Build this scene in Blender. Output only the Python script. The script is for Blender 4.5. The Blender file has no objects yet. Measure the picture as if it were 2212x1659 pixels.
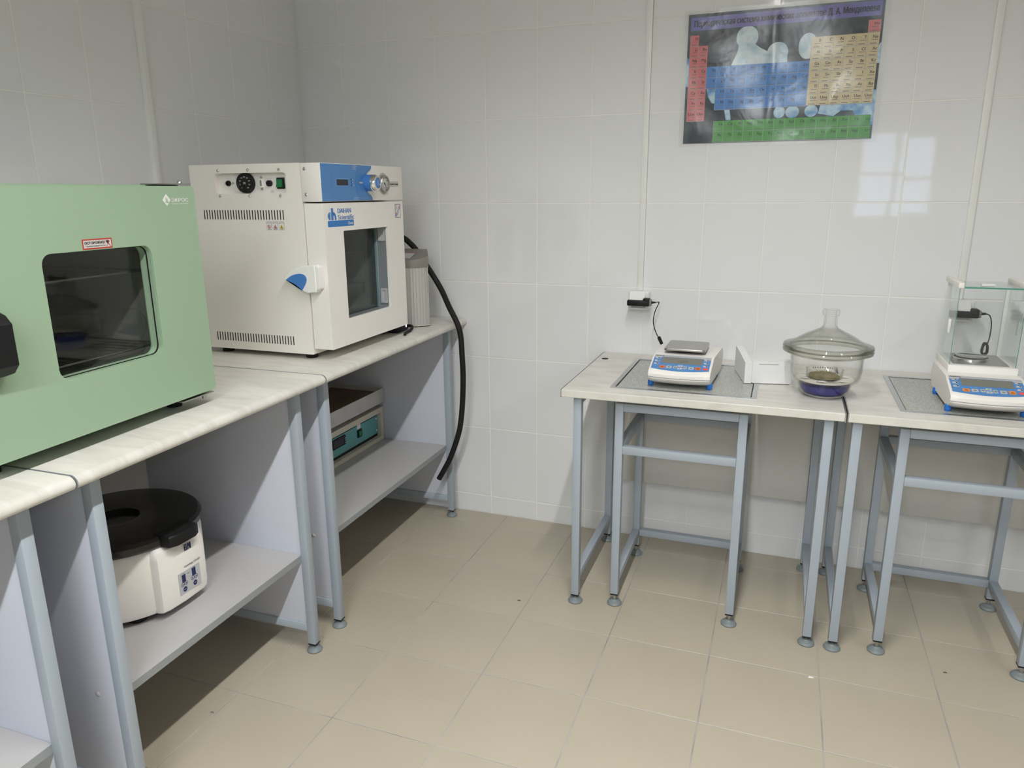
import bpy, bmesh, math, random
from mathutils import Vector, Matrix
from mathutils.geometry import interpolate_bezier, tessellate_polygon
random.seed(7)
S = bpy.context.scene
COL = S.collection
pi = math.pi

# ---------------------------------------------------------------- camera
cd = bpy.data.cameras.new('camera'); cam = bpy.data.objects.new('camera', cd); COL.objects.link(cam)
cam.location = (1.89147, -2.68980, 1.32524)
cam.rotation_euler = (1.315795, 0.007595, 0.351289)
cd.sensor_width = 36.0; cd.lens = 36.0 * 1590.91 / 2212.0; cd.clip_start = 0.02
S.camera = cam

# ---------------------------------------------------------------- world, exposure
LAMP = 8.0             # radiance of the lamp diffusers
WATT = (20.0, 36.0, 45.0)   # light of each lamp, from the back wall towards the camera and beyond
SPREAD = (138, 172, 174)    # beam angle along the lamp, degrees; the side skirts cut it crosswise
wd = bpy.data.worlds.new('sky'); S.world = wd; wd.use_nodes = True
bg = wd.node_tree.nodes['Background']; bg.inputs['Color'].default_value = (0.62, 0.76, 1.0, 1); bg.inputs['Strength'].default_value = 4.0
S.view_settings.view_transform = 'Standard'; S.view_settings.look = 'None'
S.view_settings.exposure = 0.14; S.view_settings.gamma = 1.0; S.view_settings.use_curve_mapping = False
S.cycles.transparent_max_bounces = 24
S.cycles.caustics_reflective = False; S.cycles.caustics_refractive = False
S.cycles.max_bounces = 10; S.cycles.diffuse_bounces = 6

# ---------------------------------------------------------------- materials
def lin(r, g, b):
    f = lambda c: (c / 255 / 12.92) if c <= 10 else ((c / 255 + .055) / 1.055) ** 2.4
    return (f(r), f(g), f(b), 1)
MATS = {}
def mat(name, rgb, rough=.5, metal=0., noise=None, bump=None, coat=0., spec=.5, emit=None, trans=0.):
    m = bpy.data.materials.new(name); m.use_nodes = True
    nt = m.node_tree; b = nt.nodes['Principled BSDF']
    c = rgb if len(rgb) == 4 else (*rgb, 1)
    b.inputs['Base Color'].default_value = c; b.inputs['Roughness'].default_value = rough; b.inputs['Metallic'].default_value = metal
    b.inputs['Specular IOR Level'].default_value = spec
    if coat: b.inputs['Coat Weight'].default_value = coat; b.inputs['Coat Roughness'].default_value = .05
    if emit: b.inputs['Emission Color'].default_value = c; b.inputs['Emission Strength'].default_value = emit
    if trans: b.inputs['Transmission Weight'].default_value = trans
    tc = None
    if noise or bump:
        tc = nt.nodes.new('ShaderNodeTexCoord')
    if noise:          # (scale, amount, detail)
        n = nt.nodes.new('ShaderNodeTexNoise'); n.inputs['Scale'].default_value = noise[0]; n.inputs['Detail'].default_value = noise[2] if len(noise) > 2 else 3
        nt.links.new(tc.outputs['Object'], n.inputs['Vector'])
        r = nt.nodes.new('ShaderNodeMapRange'); r.inputs['From Min'].default_value = .3; r.inputs['From Max'].default_value = .7
        r.inputs['To Min'].default_value = 1 - noise[1]; r.inputs['To Max'].default_value = 1 + noise[1]
        nt.links.new(n.outputs['Fac'], r.inputs['Value'])
        h = nt.nodes.new('ShaderNodeHueSaturation'); h.inputs['Color'].default_value = c
        nt.links.new(r.outputs['Result'], h.inputs['Value']); nt.links.new(h.outputs['Color'], b.inputs['Base Color'])
    if bump:           # (scale, strength, distance)
        n2 = nt.nodes.new('ShaderNodeTexNoise'); n2.inputs['Scale'].default_value = bump[0]; n2.inputs['Detail'].default_value = 2
        nt.links.new(tc.outputs['Object'], n2.inputs['Vector'])
        bp = nt.nodes.new('ShaderNodeBump'); bp.inputs['Strength'].default_value = bump[1]; bp.inputs['Distance'].default_value = bump[2]
        nt.links.new(n2.outputs['Fac'], bp.inputs['Height']); nt.links.new(bp.outputs['Normal'], b.inputs['Normal'])
    MATS[name] = m
    return m

def glassy(name, clear, edge, gloss=.9, rough=.02, power=1.0, bump=None, f0=.045):
    """thin clear sheet or shell: transparent, darker edge-on, with a Fresnel reflection"""
    m = bpy.data.materials.new(name); m.use_nodes = True; nt = m.node_tree; nt.nodes.clear()
    out = nt.nodes.new('ShaderNodeOutputMaterial')
    lw = nt.nodes.new('ShaderNodeLayerWeight'); lw.inputs['Blend'].default_value = .5
    pw = nt.nodes.new('ShaderNodeMath'); pw.operation = 'POWER'; pw.inputs[1].default_value = power
    nt.links.new(lw.outputs['Facing'], pw.inputs[0])
    mx = nt.nodes.new('ShaderNodeMix'); mx.data_type = 'RGBA'
    mx.inputs[6].default_value = (*clear, 1); mx.inputs[7].default_value = (*edge, 1)
    nt.links.new(pw.outputs[0], mx.inputs[0])
    tr = nt.nodes.new('ShaderNodeBsdfTransparent'); nt.links.new(mx.outputs[2], tr.inputs['Color'])
    gl = nt.nodes.new('ShaderNodeBsdfGlossy'); gl.inputs['Roughness'].default_value = rough; gl.inputs['Color'].default_value = (gloss, gloss, gloss, 1)
    lf = nt.nodes.new('ShaderNodeLayerWeight'); lf.inputs['Blend'].default_value = .5
    p5 = nt.nodes.new('ShaderNodeMath'); p5.operation = 'POWER'; p5.inputs[1].default_value = 5; nt.links.new(lf.outputs['Facing'], p5.inputs[0])
    sc = nt.nodes.new('ShaderNodeMath'); sc.operation = 'MULTIPLY_ADD'; sc.inputs[1].default_value = .9; sc.inputs[2].default_value = f0; nt.links.new(p5.outputs[0], sc.inputs[0]); sc.use_clamp = True
    ms = nt.nodes.new('ShaderNodeMixShader'); nt.links.new(sc.outputs[0], ms.inputs[0])
    nt.links.new(tr.outputs[0], ms.inputs[1]); nt.links.new(gl.outputs[0], ms.inputs[2])
    nt.links.new(ms.outputs[0], out.inputs['Surface'])
    if bump:
        tc = nt.nodes.new('ShaderNodeTexCoord'); n2 = nt.nodes.new('ShaderNodeTexNoise'); n2.inputs['Scale'].default_value = bump[0]
        n2.inputs['Distortion'].default_value = 1.5
        nt.links.new(tc.outputs['Object'], n2.inputs['Vector'])
        bp = nt.nodes.new('ShaderNodeBump'); bp.inputs['Strength'].default_value = bump[1]; bp.inputs['Distance'].default_value = bump[2]
        nt.links.new(n2.outputs['Fac'], bp.inputs['Height'])
        nt.links.new(bp.outputs['Normal'], gl.inputs['Normal']); nt.links.new(bp.outputs['Normal'], lf.inputs['Normal'])
    return m

def streaked(name, base, vein, rough, stretch=(2.2, 9, 2.2), rot=.5):
    m = mat(name, base, rough); nt = m.node_tree; b = nt.nodes['Principled BSDF']
    tc = nt.nodes.new('ShaderNodeTexCoord'); mp = nt.nodes.new('ShaderNodeMapping')
    mp.inputs['Rotation'].default_value = (0, 0, rot); mp.inputs['Scale'].default_value = stretch
    nt.links.new(tc.outputs['Object'], mp.inputs['Vector'])
    n = nt.nodes.new('ShaderNodeTexNoise'); n.inputs['Scale'].default_value = 2.4; n.inputs['Detail'].default_value = 6; n.inputs['Roughness'].default_value = .62; n.inputs['Distortion'].default_value = .6
    nt.links.new(mp.outputs['Vector'], n.inputs['Vector'])
    cr = nt.nodes.new('ShaderNodeValToRGB'); e = cr.color_ramp.elements
    e[0].position = .36; e[0].color = vein; e[1].position = .60; e[1].color = base
    nt.links.new(n.outputs['Fac'], cr.inputs['Fac']); nt.links.new(cr.outputs['Color'], b.inputs['Base Color'])
    return m

def speckled(name, c1, c2, c3, scale, rough):
    m = mat(name, c1, rough); nt = m.node_tree; b = nt.nodes['Principled BSDF']
    tc = nt.nodes.new('ShaderNodeTexCoord'); v = nt.nodes.new('ShaderNodeTexVoronoi'); v.inputs['Scale'].default_value = scale
    nt.links.new(tc.outputs['Object'], v.inputs['Vector'])
    cr = nt.nodes.new('ShaderNodeValToRGB'); cr.color_ramp.interpolation = 'CONSTANT'
    e = cr.color_ramp.elements; e[0].position = 0; e[0].color = c2; e[1].position = .22; e[1].color = c1
    x = e.new(.78); x.color = c3
    sep = nt.nodes.new('ShaderNodeSeparateColor'); nt.links.new(v.outputs['Color'], sep.inputs[0])
    nt.links.new(sep.outputs[0], cr.inputs['Fac']); nt.links.new(cr.outputs['Color'], b.inputs['Base Color'])
    return m

WTILE = mat('glazed wall tile', (.83, .835, .845), .035, noise=(1.3, .015), bump=(9, .05, .002))
GROUT = mat('cream wall grout', (.90, .885, .84), .8)
FTILE = mat('beige floor tile', (.485, .435, .345), .38, noise=(3.0, .035, 6), bump=(60, .05, .001))
FGROUT = mat('grey floor grout', (.40, .38, .37), .85, noise=(7, .25))
CEIL = mat('grey white ceiling panels', (.55, .55, .54), .9)
PAINT = mat('pale wall paint', (.40, .40, .39), .7)
TOP = streaked('marbled worktop laminate', (.715, .698, .645, 1), (.60, .58, .53, 1), .30)
PANEL = mat('white laminate with cool light tint', (.585, .61, .69), .45, noise=(2, .02))  # neutral panels; the blue in the colour stands in for cool light
BACKP = mat('off white laminate', (.62, .605, .57), .5)
SHELF = mat('light grey laminate', (.49, .48, .48), .42)
BAND = mat('grey edge banding', (.30, .32, .335), .5)
GMET = mat('grey blue powder coat', (.38, .43, .49), .42, bump=(400, .05, .0005))
FOOTG = mat('grey foot plastic', (.21, .245, .25), .5)
BLACK = mat('black plastic', (.009, .009, .010), .5, spec=.3)
BLACKM = mat('black matt rubber', (.011, .011, .011), .6, spec=.3)
DARK = mat('painted recess shade', (.01, .01, .012), .8)  # near black, paints the shade of slots and recesses left uncut
ALU = mat('aluminium', (.62, .63, .64), .32, 1.0)
CHROME = mat('chrome', (.72, .72, .72), .12, 1.0)
STEEL = mat('brushed steel', (.50, .49, .47), .36, 1.0, bump=(220, .08, .0005))
GRAN = speckled('grey granite', (.43, .44, .405, 1), (.20, .21, .20, 1), (.58, .59, .55, 1), 620, .35)
GREEN = mat('pale green enamel', (.31, .435, .30), .42, noise=(2, .015))
OWHITE = mat('cream white enamel', (.87, .835, .775), .42)
OWHITE2 = mat('warm white plastic', (.87, .84, .80), .4)
BLUE = mat('panel blue', (.075, .235, .54), .35)
BLUE2 = mat('insert blue', (.065, .215, .56), .4)
BLUEL = mat('logo blue', (.03, .19, .55), .45)
NAVY = mat('navy print', (.012, .018, .10), .4)
DISP = mat('dark display', (.008, .008, .025), .12)
LCD = mat('grey lcd', (.185, .185, .155), .2)
INK = mat('dark ink', (.02, .02, .025), .5)
INKG = mat('grey ink', (.20, .20, .22), .5)
WHITE = mat('white print', (.80, .80, .79), .5)
WPLAST = mat('white plastic', (.86, .86, .835), .35)
GPLAST = mat('mid grey print', (.50, .51, .53), .5)
RED = mat('red print', (.50, .035, .025), .5)
REDL = mat('bright red key', (.85, .085, .06), .4)
ORANGE = mat('orange key', (.78, .16, .025), .45)
ORANGE2 = mat('amber key', (.85, .27, .025), .45)
YELLOW = mat('warning yellow', (.58, .40, .02), .5)
SWG = mat('green rocker', (.008, .16, .05), .3)
TEAL = mat('teal enamel', (.13, .40, .41), .45)
BEIGE = mat('beige enamel', (.66, .62, .52), .5)
BROWN = mat('brown heated plate', (.13, .075, .04), .55, noise=(8, .3))
PUMPC = mat('taupe pump plastic', (.245, .225, .20), .5)
FIN = mat('pale anodised aluminium', (.62, .61, .58), .42, .25)
FOAM = mat('white packing foam', (.84, .84, .84), .9, bump=(300, .2, .001))
CERAM = mat('white ceramic', (.80, .77, .70), .25)
SILICA = mat('blue silica gel', (.024, .018, .25), .4, noise=(160, .25), bump=(160, .8, .003))
HERB = mat('dried olive herb', (.205, .17, .075), .9, noise=(60, .4))
LINER = mat('oven chamber steel', (.62, .63, .58), .55, .1)
LINERL = mat('door liner steel', (.38, .42, .44), .35, .5)
BBLUE = mat('blue levelling knob', (.02, .17, .60), .4)
LED = mat('violet indicator', (.75, .62, 1.0), .4, emit=6)
PANEG = glassy('tinted oven glass', (.86, .87, .85), (.5, .5, .49), f0=.028)
PANEW = glassy('clear oven glass', (.86, .88, .87), (.5, .54, .54), f0=.028)
CLEAR = glassy('clear sheet glass', (.988, .992, .990), (.93, .965, .955), f0=.03)
SHELLG = glassy('clear glass shell', (.988, .988, .982), (.60, .60, .56), power=3.6, f0=.03)
FILM = glassy('plastic film', (.97, .97, .97), (.85, .85, .85), rough=.24, bump=(9, .22, .006), f0=.06)
GEDGE = mat('green glass edge', (.08, .30, .23), .2)
LAMPM = mat('lamp diffuser', (1, .985, .96), .5, emit=LAMP)
LAMPC = mat('cool lamp diffuser', (.93, .97, 1.0), .5, emit=LAMP)

# ---------------------------------------------------------------- mesh builder
def F(o, ex, ey):
    ex = Vector(ex).normalized(); ey = Vector(ey).normalized()
    return (Vector(o), ex, ey, ex.cross(ey))
def fp(fr, a, b, c=0.): return fr[0] + fr[1] * a + fr[2] * b + fr[3] * c
def rrect(x0, y0, x1, y1, r, n=5):
    p = []
    for cx, cy, a0 in ((x1 - r, y1 - r, 0), (x0 + r, y1 - r, 90), (x0 + r, y0 + r, 180), (x1 - r, y0 + r, 270)):
        for k in range(n + 1):
            a = math.radians(a0 + 90 * k / n); p.append((cx + r * math.cos(a), cy + r * math.sin(a)))
    return p
def circle(cx, cy, r, n=28, ry=None):
    return [(cx + r * math.cos(2 * pi * k / n), cy + (ry or r) * math.sin(2 * pi * k / n)) for k in range(n)]
XY = F((0, 0, 0), (1, 0, 0), (0, 1, 0))
def smooth(poly, n=5):
    out = []; m = len(poly)
    for i in range(m):
        a, b, c, d = poly[i - 1], poly[i], poly[(i + 1) % m], poly[(i + 2) % m]
        for k in range(n):
            t = k / n; out.append(tuple(.5 * (2 * b[j] + (c[j] - a[j]) * t + (2 * a[j] - 5 * b[j] + 4 * c[j] - d[j]) * t * t + (3 * b[j] - a[j] - 3 * c[j] + d[j]) * t ** 3) for j in (0, 1)))
    return out
class MB:
    def __init__(s): s.v = []; s.f = []; s.m = []
    def add(s, vs, fs, m=0):
        k = len(s.v); s.v.extend([Vector(v) for v in vs]); s.f.extend([[i + k for i in f] for f in fs]); s.m.extend([m] * len(fs)); return s
    def box(s, lo, hi, bev=0., m=0, seg=2, xf=None):
        x0, y0, z0 = lo; x1, y1, z1 = hi
        vs = [(x0, y0, z0), (x1, y0, z0), (x1, y1, z0), (x0, y1, z0), (x0, y0, z1), (x1, y0, z1), (x1, y1, z1), (x0, y1, z1)]
        fs = [(3, 2, 1, 0), (4, 5, 6, 7), (0, 1, 5, 4), (1, 2, 6, 5), (2, 3, 7, 6), (3, 0, 4, 7)]
        if bev:
            bm = bmesh.new(); bv = [bm.verts.new(v) for v in vs]
            for f in fs: bm.faces.new([bv[i] for i in f])
            bmesh.ops.bevel(bm, geom=bm.edges[:], offset=min(bev, .49 * min(x1 - x0, y1 - y0, z1 - z0)), segments=seg, affect='EDGES', profile=.5)
            bm.verts.index_update(); vs = [v.co.copy() for v in bm.verts]; fs = [[v.index for v in f.verts] for f in bm.faces]; bm.free()
        if xf: vs = [xf @ Vector(v) for v in vs]
        return s.add(vs, fs, m)
    def prism(s, poly, fr, d0, d1, m=0, inset=0.):
        n = len(poly)
        vs = [fp(fr, a, b, d0) for a, b in poly]
        if inset:
            cx = sum(p[0] for p in poly) / n; cy = sum(p[1] for p in poly) / n
            q = []
            for a, b in poly:
                l = math.hypot(a - cx, b - cy) or 1; q.append((a - (a - cx) / l * inset, b - (b - cy) / l * inset))
            vs += [fp(fr, a, b, d1 - inset) for a, b in poly] + [fp(fr, a, b, d1) for a, b in q]
            fs = [list(range(n))[::-1], list(range(2 * n, 3 * n))]
            for i in range(n):
                j = (i + 1) % n; fs.append((i, j, n + j, n + i)); fs.append((n + i, n + j, 2 * n + j, 2 * n + i))
        else:
            vs += [fp(fr, a, b, d1) for a, b in poly]
            fs = [list(range(n))[::-1], list(range(n, 2 * n))] + [(i, (i + 1) % n, n + (i + 1) % n, n + i) for i in range(n)]
        return s.add(vs, fs, m)
    def plate(s, outer, inner, fr, d0, d1, m=0):
        n = len(outer); assert n == len(inner)
        vs = [fp(fr, a, b, d0) for a, b in outer] + [fp(fr, a, b, d0) for a, b in inner] + [fp(fr, a, b, d1) for a, b in outer] + [fp(fr, a, b, d1) for a, b in inner]
        fs = []
        for i in range(n):
            j = (i + 1) % n
            fs += [(2 * n + i, 2 * n + j, 3 * n + j, 3 * n + i), (j, i, n + i, n + j), (i, j, 2 * n + j, 2 * n + i), (n + j, n + i, 3 * n + i, 3 * n + j)]
        return s.add(vs, fs, m)
    def flat(s, poly, fr, d, m=0):
        return s.add([fp(fr, a, b, d) for a, b in poly], [list(range(len(poly)))], m)
    def rect(s, fr, a0, b0, a1, b1, d, m=0): return s.flat([(a0, b0), (a1, b0), (a1, b1), (a0, b1)], fr, d, m)
    def cyl(s, p0, p1, r0, r1=None, seg=20, m=0, caps=True):
        r1 = r0 if r1 is None else r1
        p0 = Vector(p0); p1 = Vector(p1); d = (p1 - p0).normalized()
        u = d.orthogonal().normalized(); w = d.cross(u)
        vs = []
        for p, r in ((p0, r0), (p1, r1)):
            for k in range(seg):
                a = 2 * pi * k / seg; vs.append(p + u * r * math.cos(a) + w * r * math.sin(a))
        fs = [(k, (k + 1) % seg, seg + (k + 1) % seg, seg + k) for k in range(seg)]
        if caps: fs += [list(range(seg))[::-1], list(range(seg, 2 * seg))]
        return s.add(vs, fs, m)
    def lathe(s, prof, c=(0, 0, 0), seg=40, m=0, fr=None):
        c = Vector(c); vs = []; fs = []; n = len(prof)
        for k in range(seg):
            a = 2 * pi * k / seg
            for r, z in prof:
                if fr: vs.append(fp(fr, r * math.cos(a), r * math.sin(a), z))
                else: vs.append(c + Vector((r * math.cos(a), r * math.sin(a), z)))
        for k in range(seg):
            k2 = (k + 1) % seg
            for i in range(n - 1):
                a, b, cc, dd = k * n + i, k2 * n + i, k2 * n + i + 1, k * n + i + 1
                if prof[i][0] < 1e-6: fs.append((a, cc, dd))
                elif prof[i + 1][0] < 1e-6: fs.append((a, b, dd))
                else: fs.append((a, b, cc, dd))
        return s.add(vs, fs, m)
    def tube(s, pts, r, seg=10, m=0, sub=6, caps=True):
        P = [Vector(p) for p in pts]; Q = []
        if sub > 1 and len(P) > 2:
            for i in range(len(P) - 1):
                a, b, c, d = P[max(i - 1, 0)], P[i], P[i + 1], P[min(i + 2, len(P) - 1)]
                for k in range(sub):
                    t = k / sub
                    Q.append(.5 * ((2 * b) + (c - a) * t + (2 * a - 5 * b + 4 * c - d) * t * t + (3 * b - a - 3 * c + d) * t ** 3))
            Q.append(P[-1])
        else: Q = P
        vs = []; u = None
        for i, p in enumerate(Q):
            t = (Q[min(i + 1, len(Q) - 1)] - Q[max(i - 1, 0)]).normalized()
            u = (t.orthogonal() if u is None else (u - t * u.dot(t))).normalized(); w = t.cross(u)
            for k in range(seg):
                a = 2 * pi * k / seg; vs.append(p + (u * math.cos(a) + w * math.sin(a)) * r)
        fs = []
        for i in range(len(Q) - 1):
            for k in range(seg):
                k2 = (k + 1) % seg; fs.append((i * seg + k, i * seg + k2, (i + 1) * seg + k2, (i + 1) * seg + k))
        if caps: fs += [list(range(seg))[::-1], list(range((len(Q) - 1) * seg, len(Q) * seg))]
        return s.add(vs, fs, m)
    def loft(s, rings, m=0, caps=True):
        n = len(rings[0]); vs = [v for r in rings for v in r]; fs = []
        for i in range(len(rings) - 1):
            for k in range(n):
                k2 = (k + 1) % n; fs.append((i * n + k, i * n + k2, (i + 1) * n + k2, (i + 1) * n + k))
        if caps: fs += [list(range(n))[::-1], list(range((len(rings) - 1) * n, len(rings) * n))]
        return s.add(vs, fs, m)
    def text(s, body, fr, a, b, size, d, m=0, align='LEFT', sx=1., bold=0., width=None, shear=0.):
        cu = bpy.data.curves.new('t', 'FONT'); cu.body = body; cu.size = size; cu.align_x = align; cu.resolution_u = 2; cu.shear = shear
        ob = bpy.data.objects.new('t', cu); COL.objects.link(ob)
        bpy.context.view_layer.update()
        loops = []
        for sp in ob.to_curve(bpy.context.evaluated_depsgraph_get()).splines:      # outline loops, sampled
            bp = sp.bezier_points; P = []
            for k in range(len(bp)):
                p0, p1 = bp[k], bp[(k + 1) % len(bp)]
                straight = p0.handle_right_type == 'VECTOR' and p1.handle_left_type == 'VECTOR'
                for q in ([p0.co] if straight else interpolate_bezier(p0.co, p0.handle_right, p1.handle_left, p1.co, 5)[:-1]):
                    if not P or (P[-1] - q).length > 1e-6: P.append(Vector((q.x, q.y, 0)))
            while len(P) > 2 and (P[0] - P[-1]).length < 1e-6: P.pop()
            if len(P) > 2: loops.append((sum(P[k].x * P[(k + 1) % len(P)].y - P[(k + 1) % len(P)].x * P[k].y for k in range(len(P))) / 2, P))
        ob.to_curve_clear()
        def inside(p, L_):
            c_ = False
            for k in range(len(L_)):
                a_, b_ = L_[k], L_[k - 1]
                if (a_.y > p.y) != (b_.y > p.y) and p.x < (b_.x - a_.x) * (p.y - a_.y) / (b_.y - a_.y) + a_.x: c_ = not c_
            return c_
        if loops:
            sgn = 1 if max(loops, key=lambda t_: abs(t_[0]))[0] > 0 else -1
            if width:
                xs = [p.x for _, P in loops for p in P]; sx = width / max(1e-6, max(xs) - min(xs))
            n_ = 0
            for ar, P in loops:
                if ar * sgn < 0 and any(a3 * sgn > 0 and inside(P[0], Q3) for a3, Q3 in loops): continue
                polys = [P] + [Q for a2, Q in loops if a2 * sgn < 0 and abs(a2) < abs(ar) and inside(Q[0], P)]
                flat_ = [p for L_ in polys for p in L_]; tris = tessellate_polygon(polys); n_ += 1
                for i_, dx in enumerate((0, bold, 2 * bold) if bold else (0,)):
                    s.add([fp(fr, a + p.x * sx + dx * size, b + p.y, d + .00012 * i_ + .00003 * (n_ % 4)) for p in flat_], [list(t_) for t_ in tris], m)
        bpy.data.objects.remove(ob); bpy.data.curves.remove(cu)
        return s
    def mesh(s, name, mats, xf=None, smooth=35):
        me = bpy.data.meshes.new(name)
        vs = s.v if xf is None else [xf @ v for v in s.v]
        me.from_pydata([tuple(v) for v in vs], [], s.f)
        for m in mats: me.materials.append(m)
        me.polygons.foreach_set('material_index', s.m)
        bm = bmesh.new(); bm.from_mesh(me); bmesh.ops.recalc_face_normals(bm, faces=bm.faces[:]); bm.to_mesh(me); bm.free()
        if smooth:
            me.polygons.foreach_set('use_smooth', [True] * len(me.polygons)); me.set_sharp_from_angle(angle=math.radians(smooth))
        me.update(); return me
def L(m): return m if isinstance(m, (list, tuple)) else [m]
class Thing:
    def __init__(s, name, label, cat, loc=(0, 0, 0), rot=0., group=None):
        s.o = bpy.data.objects.new(name, None); COL.objects.link(s.o); s.o.empty_display_size = .05
        s.o.location = loc; s.o.rotation_euler = (0, 0, rot)
        s.o['label'] = label; s.o['category'] = cat
        if group: s.o['group'] = group
        s.inv = (Matrix.Translation(loc) @ Matrix.Rotation(rot, 4, 'Z')).inverted(); s.rot = rot
    def part(s, name, mb, mats, parent=None, label=None, kind=None, local=False, smooth=35):
        me = mb.mesh(name, L(mats), None if local else s.inv, smooth)
        o = bpy.data.objects.new(name, me); COL.objects.link(o); o.parent = parent or s.o
        if label: o['label'] = label
        if kind: o['kind'] = kind
        return o
def single(name, mb, mats, label, cat, group=None, kind=None, loc=(0, 0, 0), smooth=35):
    me = mb.mesh(name, L(mats), Matrix.Translation(loc).inverted(), smooth)
    o = bpy.data.objects.new(name, me); COL.objects.link(o); o.location = loc
    o['label'] = label; o['category'] = cat
    if group: o['group'] = group
    if kind: o['kind'] = kind
    return o
def struct(name, mb, mats, parent=None, kind='structure', smooth=35, loc=(0, 0, 0)):
    me = mb.mesh(name, L(mats), None, smooth); o = bpy.data.objects.new(name, me); COL.objects.link(o); o.location = loc
    if parent: o.parent = parent
    if kind: o['kind'] = kind
    return o
def XF(loc, rz): return Matrix.Translation(loc) @ Matrix.Rotation(rz, 4, 'Z')

# ================================================================ room shell
RX, RY, RZ = 5.3, -6.6, 2.5
GAP = .0015            # half joint
def tile_mesh(name, w, h, t, ins, m):
    mb = MB(); a = ins
    vs = [(-w / 2, -h / 2, -t), (w / 2, -h / 2, -t), (w / 2, h / 2, -t), (-w / 2, h / 2, -t),
          (-w / 2, -h / 2, -a), (w / 2, -h / 2, -a), (w / 2, h / 2, -a), (-w / 2, h / 2, -a),
          (-w / 2 + a, -h / 2 + a, 0), (w / 2 - a, -h / 2 + a, 0), (w / 2 - a, h / 2 - a, 0), (-w / 2 + a, h / 2 - a, 0)]
    fs = [(8, 9, 10, 11)]
    for i in range(4):
        j = (i + 1) % 4; fs += [(i, j, 4 + j, 4 + i), (4 + i, 4 + j, 8 + j, 8 + i)]
    mb.add(vs, fs); return mb.mesh(name, [m], smooth=20)
CACHE = {}
def tiles(parent, name, fr, us, vs, keep, m, ins, tilt, t=.006):
    """one child object per tile that `keep` accepts; the others join one 'stuff' mesh"""
    rest = MB()
    for i in range(len(us) - 1):
        for j in range(len(vs) - 1):
            w = us[i + 1] - us[i] - 2 * GAP; h = vs[j + 1] - vs[j] - 2 * GAP
            if w < .004 or h < .004: continue
            cu, cv = (us[i] + us[i + 1]) / 2, (vs[j] + vs[j + 1]) / 2
            key = (m.name, round(w, 4), round(h, 4))
            if key not in CACHE: CACHE[key] = tile_mesh(name, w, h, t, ins, m)
            R = Matrix((fr[1], fr[2], fr[3])).transposed().to_4x4()
            T = Matrix.Translation(fp(fr, cu, cv)) @ R @ Matrix.Rotation(random.gauss(0, tilt), 4, 'X') @ Matrix.Rotation(random.gauss(0, tilt), 4, 'Y')
            if keep(cu, cv):
                o = bpy.data.objects.new(name, CACHE[key]); COL.objects.link(o); o.parent = parent; o.matrix_local = T
            else:
                me = CACHE[key]; rest.add([T @ v.co for v in me.vertices], [list(p.vertices) for p in me.polygons])
    if rest.v: struct(name + 's_beyond', rest, [m], parent, 'stuff', 20)
def steps(first, pitch, end):
    p = [0.]; x = first
    while x < end - .01: p.append(x); x += pitch
    p.append(end); return p
BACK = F((0, 0, 0), (1, 0, 0), (0, 0, 1)); LEFT = F((0, 0, 0), (0, 1, 0), (0, 0, 1)); FLR = F((0, 0, 0), (1, 0, 0), (0, 1, 0))
fl = struct('floor', MB().box((-.1, RY - .1, -.12), (RX + .1, .1, -.0012)), [FGROUT])
wb = struct('wall_back', MB().box((-.1, .0014, -.1), (RX + .1, .15, RZ + .1)), [GROUT])
wl = struct('wall_left', MB().box((-.15, RY - .1, -.1), (-.0014, .14, RZ + .1)), [GROUT])
struct('wall_right', MB().box((RX, RY - .1, -.1), (RX + .15, .14, RZ + .1)), [PAINT])
struct('ceiling', MB().box((-.12, RY - .1, RZ), (RX + .12, .12, RZ + .12)), [CEIL])
zs = steps(.0797, .30115, RZ)
tiles(wb, 'wall_tile', BACK, steps(.1959, .2025, RX), zs, lambda u, v: u < 3.3, WTILE, .0012, .0012)
ysl = [-y for y in steps(.1947, .2025, -RY)][::-1]
tiles(wl, 'wall_tile', LEFT, ysl, zs, lambda u, v: u > -2.3, WTILE, .0012, .0012)
xsf = [0.] + [.5760 + .29962 * k for k in range(-1, 16)] + [RX]
ysf = ([0.] + [-(.1141 + .29962 * k) for k in range(22) if .1141 + .29962 * k < -RY - .02] + [RY])[::-1]
tiles(fl, 'floor_tile', FLR, xsf, ysf, lambda u, v: u < 3.8 and v > -3.0, FTILE, .0007, .0005)

# front wall with a window and a glazed door (both behind the camera; seen only as reflections)
FR = F((RX, RY, 0), (-1, 0, 0), (0, 0, 1))
WX0, WX1, WZ0, WZ1 = 2.55, 3.35, 1.0, 1.95
fw = MB()
for lo, hi in (((-.1, RY - .15, -.1), (WX0, RY, RZ + .1)), ((WX1, RY - .15, -.1), (RX + .1, RY, RZ + .1)), ((WX0, RY - .15, -.1), (WX1, RY, WZ0)), ((WX0, RY - .15, WZ1), (WX1, RY, RZ + .1))):
    fw.box(lo, hi)
struct('wall_front', fw, [PAINT])
wf = MB()
for a0, a1 in ((WX0, WX0 + .05), (WX1 - .05, WX1), ((WX0 + WX1) / 2 - .025, (WX0 + WX1) / 2 + .025)): wf.box((a0, RY - .10, WZ0), (a1, RY - .04, WZ1), .004)
for b0, b1 in ((WZ0, WZ0 + .05), (WZ1 - .05, WZ1), (1.45, 1.49)): wf.box((WX0 + .05, RY - .10, b0), (WX1 - .05, RY - .04, b1), .004)
w1 = struct('window_1', wf, [WPLAST])
struct('pane', MB().box((WX0 + .05, RY - .075, WZ0 + .05), (WX1 - .05, RY - .070, WZ1 - .05)), [CLEAR], w1, None)

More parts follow.
